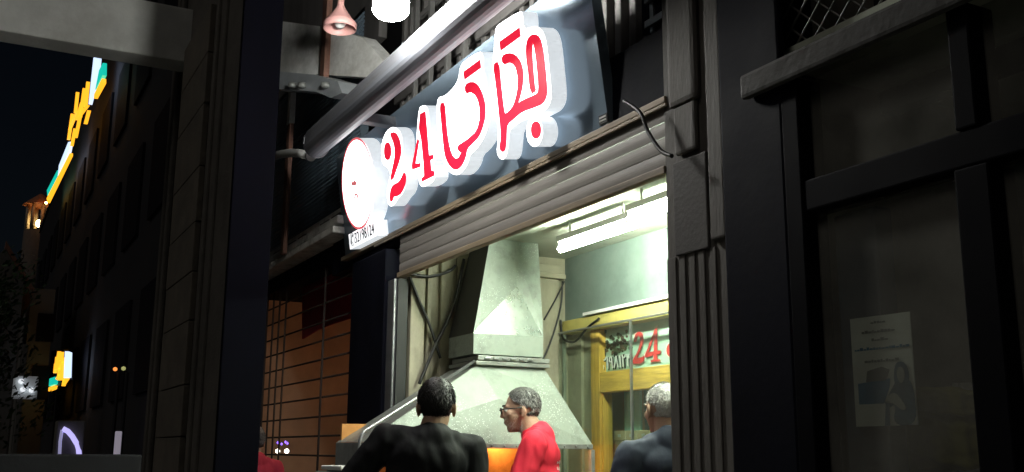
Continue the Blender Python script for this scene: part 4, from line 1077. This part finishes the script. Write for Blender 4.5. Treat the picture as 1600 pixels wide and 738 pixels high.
    for s_ in (-1, 1): tl += [('c', (s_ * .088, 0, .9), (s_ * .1, .015, .5), .085, .066), ('c', (s_ * .1, .015, .5), (s_ * .105, -.02, .1), .064, .055)]
    blob(tl, .014, 3, 'trousers', M_tr, root, noise=.005)
    for s_ in (-1, 1): blob([('e', (s_ * .105, .05, .045), (.05, .14, .05)), ('e', (s_ * .105, -.03, .06), (.046, .06, .06))], .014, 2, 'shoe', M_black, root)
    # hair: a close cap plus many short locks
    hm = [mat('hair_%s_%d' % (hairc[0], k), c_, .5, var=.3, scale=40) for k, c_ in enumerate(hairc[1])]
    hb_ = MB()

    def hairline(q_):
        x_, y_, z_ = q_
        if hair == 'full': lim = .085 if y_ > .055 else (.028 + (y_ - .0) * .7 if y_ > -.02 else -.035 - .75 * max(0, -.03 - y_))
        else: lim = .095 if y_ > .05 else (.03 + y_ * .8 if y_ > -.02 else -.04 - .5 * max(0, -.03 - y_))
        if abs(x_) > .062 and -.05 < y_ < .03: lim = max(lim, .018)
        return z_ > lim
    cnt = 9000 if hair == 'full' else 6000
    Rr = (.0745, .0955, .0895); tries = 0; made = 0
    # cap
    t_ = bmesh.new(); bmesh.ops.create_icosphere(t_, subdivisions=5, radius=1)
    kill = [v_ for v_ in t_.verts if not hairline((v_.co.x * Rr[0], v_.co.y * Rr[1] - .014, v_.co.z * Rr[2] + .028))]
    bmesh.ops.delete(t_, geom=kill, context='VERTS')
    grow = 1.035 if hair == 'full' else 1.012
    from mathutils import noise as nz_
    for v_ in t_.verts:
        k_ = grow + (.07 * max(0, v_.co.z) if hair == 'full' else 0) + .022 * nz_.noise(v_.co * 4)
        v_.co = Hh((v_.co.x * Rr[0] * k_, v_.co.y * Rr[1] * k_ - .014, v_.co.z * Rr[2] * k_ + .028))
    for f_ in t_.faces: f_.smooth = True
    hb_.join(t_)
    while made < cnt and tries < 120000:
        tries += 1
        d = Vector((random.gauss(0, 1), random.gauss(0, 1), random.gauss(0, 1))).normalized()
        q_ = Vector((d.x * Rr[0], d.y * Rr[1] - .014, d.z * Rr[2] + .028))
        if not hairline(q_): continue
        made += 1
        nrm = Vector((d.x / Rr[0], d.y / Rr[1], d.z / Rr[2])).normalized()
        flow = Vector((d.x * .6 + random.gauss(0, .35), -.8 if d.z > .4 else -.35, -.75 if d.z < .55 else .1)); flow = (flow - nrm * flow.dot(nrm)).normalized()
        ln = random.uniform(.011, .024) if hair == 'full' else random.uniform(.006, .013)
        up_ = .4 if hair == 'full' else .3
        sd = nrm.cross(flow).normalized() * random.uniform(.0006, .0013)
        a_ = q_ + nrm * .001; m_ = a_ + flow * ln * .55 + nrm * ln * up_ * .7; e_ = a_ + flow * ln + nrm * ln * up_ * random.uniform(.2, .9) + Vector((random.gauss(0, .003), random.gauss(0, .003), random.gauss(0, .002)))
        vs = [hb_.bm.verts.new(Hh(p_)) for p_ in (a_ - sd, a_ + sd, m_ + sd * .9, e_, m_ - sd * .9)]
        f_ = hb_.bm.faces.new(vs); f_.material_index = random.choices(range(len(hm)), hairc[2])[0]
    hb_.build('hair', hm, root, recalc=False)
    if stubble:
        from mathutils.bvhtree import BVHTree as BT_
        tb_ = bmesh.new(); tb_.from_mesh([c_ for c_ in root.children if c_.name.startswith('body')][0].data); bt_ = BT_.FromBMesh(tb_)
        sb_ = MB()
        for _ in range(900):
            a_ = random.uniform(-1.5, 1.5); z_ = random.uniform(-.118, -.036)
            if z_ > -.066 and abs(a_) < .45 and random.random() > .25: continue
            if z_ > -.058 and .45 < abs(a_) < .85: continue
            d_ = Vector((math.sin(a_), math.cos(a_), 0)); o_ = Hh(Vector((d_.x * .2, d_.y * .2, z_))); hit = bt_.ray_cast(o_, HR @ -d_, .4)
            if hit[0] is None: continue
            nn_ = hit[1]; t1_ = nn_.orthogonal().normalized() * .0011; e_ = hit[0] + nn_ * .003 + Vector((0, 0, -.003))
            f_ = sb_.bm.faces.new([sb_.bm.verts.new(q_) for q_ in (hit[0] - t1_, hit[0] + t1_, e_)]); f_.material_index = random.choice((1, 2, 2))
        sb_.build('beard_stubble', hm, root, recalc=False); tb_.free()
    for s_ in (-1, 1):
        ey = MB(); ey.lathe([(.001, -.011), (.008, -.008), (.0115, 0), (.008, .008), (.001, .011)], Hh((s_ * .029, .083, .006)), 14); eo = ey.build('eye', mat('eye_white', (.7, .68, .65), .2), None); eo.parent = root
        bq_ = blob([('c', Hh((s_ * .014, .098, .031)), Hh((s_ * .05, .082, .033)), .0045, .003)], .003, 1, 'eyebrow', hm[0], root)
        ir = MB(); ir.lathe([(.001, -.005), (.0045, -.003), (.006, 0), (.0045, .003), (.001, .005)], Hh((s_ * .029, .0915, .006)), 10); io = ir.build('iris', mat('eye_dark', (.03, .02, .015), .2), None); io.parent = root
    if glasses:
        gm = mat('dark_spectacle_frame', (.012, .01, .01), .3)
        g_ = MB()
        for s_ in (-1, 1):
            pts_ = [Hh((s_ * (.033 + .023 * math.cos(t_ * .3927)), .112 - .004 * abs(math.cos(t_ * .3927)), .004 + .0155 * math.sin(t_ * .3927))) for t_ in range(17)]
            g_.tube(pts_, .0026, 6)
            g_.tube([Hh((s_ * .056, .110, .01)), Hh((s_ * .071, .095, .012)), Hh((s_ * .079, .04, .010)), Hh((s_ * .08, .002, .012)), Hh((s_ * .078, -.012, -.004))], .0034, 6)
        g_.tube([Hh((-.011, .115, .008)), Hh((0, .118, .011)), Hh((.011, .115, .008))], .0026, 6)
        go = g_.build('glasses', gm, None); go.parent = root
    return root, Hh, T


vd = lambda px, py, dist: CAM + (MC @ Vector((px - CX, CY - py, -FPX))) * (dist / FPX)
yaw_of = lambda d: math.atan2(-d[0], d[1])            # local +Y faces d
SK1 = ('olive', (.40, .25, .165)); SK2 = ('tan', (.52, .33, .235))
# man in black, seen from behind, leaning towards the grill
person((682, 636), 4.45, yaw_of((-.95, .22)), 'black haired man in a black t-shirt seen from behind at the grill', SK1, ('black_cotton', (.0065, .0065, .008)), ('dark_jeans', (.03, .035, .05)), ('black', [(.012, .010, .009), (.03, .026, .022)], (5, 1)), lean=.12, side=.09, head_yaw=-.22, head_pitch=.1, head_side=.02, shrug=.035,
       arms=(((-.36, .12, 1.13), (-.34, .36, 1.06)), ((.27, .04, 1.08), (.24, .28, 1.0))), build_w=1.04)
# man in red, profile to the left
rd, RH, RT = person((814, 641), 5.35, yaw_of((-.5, -.86)), 'grey haired man with dark glasses in a red shirt facing left', SK2, ('red_cotton', (.74, .03, .058)), ('dark_trousers', (.03, .03, .035)), ('salt', [(.06, .058, .055), (.19, .185, .18), (.40, .39, .38)], (3, 3, 3)), lean=.17, head_yaw=.10, head_pitch=.10, head_fwd=.035, shrug=.02,
       arms=(((-.24, .16, 1.1), (-.2, .4, 1.08)), ((.24, .2, 1.12), (.2, .43, 1.1))), glasses=True, hs=.92, stubble=True)
# elderly man half behind the right pilaster
person((1036, 640), 4.6, yaw_of((-.86, .1)), 'elderly man with short white hair partly hidden by the right pilaster', SK2, ('navy_cotton', (.03, .036, .055)), ('grey_trousers', (.08, .08, .08)), ('white', [(.72, .70, .66), (.85, .83, .79), (.55, .52, .48)], (4, 4, 1)), lean=.04, head_yaw=.0, head_pitch=.08, head_fwd=.02,
       arms=(((-.27, .02, 1.1), (-.25, .22, .98)), ((.27, .02, 1.1), (.25, .22, .98))), hair='short')
# person glimpsed behind the pillar
person((396, 690), 7.3, yaw_of((-1, -.1)), 'person in a pink-red top mostly hidden behind the black pillar', SK2, ('rose_cotton', (.55, .05, .085)), ('dark_trousers', (.03, .03, .035)), ('grey', [(.12, .12, .12), (.3, .3, .3)], (2, 1)), lean=.03,
       arms=(((-.27, .02, 1.1), (-.25, .2, .98)), ((.27, .02, 1.1), (.25, .2, .98))))
# white print on the back and chest of the red shirt
M_pr = mat('white_shirt_print', (.75, .62, .62), .8)
SHIRT = [c_ for c_ in rd.children if c_.name.startswith('shirt')][0]
SHIRT['_o'] = (0, 0, 0)
from mathutils.bvhtree import BVHTree
bm_ = bmesh.new(); bm_.from_mesh(SHIRT.data); tree_ = BVHTree.FromBMesh(bm_)
pm = MB()
rnd = random.Random(3)
def stamp(x_, z_, w_, h_, front):
    o_ = Vector((x_, 1 if front else -1, z_)); d_ = Vector((0, -1 if front else 1, 0))
    vs = []
    for a_, b_ in ((0, 0), (w_, 0), (w_, h_), (0, h_)):
        hit = tree_.ray_cast(o_ + Vector((a_, 0, b_)), d_)
        if hit[0] is None: return
        vs.append(pm.bm.verts.new(hit[0] - d_ * .004))
    pm.bm.faces.new(vs)
for r_ in range(3):
    x_ = -.08
    while x_ < .08:
        w_ = rnd.uniform(.006, .018); stamp(x_, 1.30 - r_ * .03 + rnd.uniform(-.003, .003), w_, rnd.uniform(.008, .02), False); x_ += w_ + .006
for k in range(5): stamp(.05 + k * .014, 1.2 + .004 * k, .01, .014, True)
po = pm.build('shirt_print', M_pr, None); po.parent = SHIRT
bm_.free()
# internal bookkeeping off
for o in bpy.data.objects:
    if '_o' in o: del o['_o']
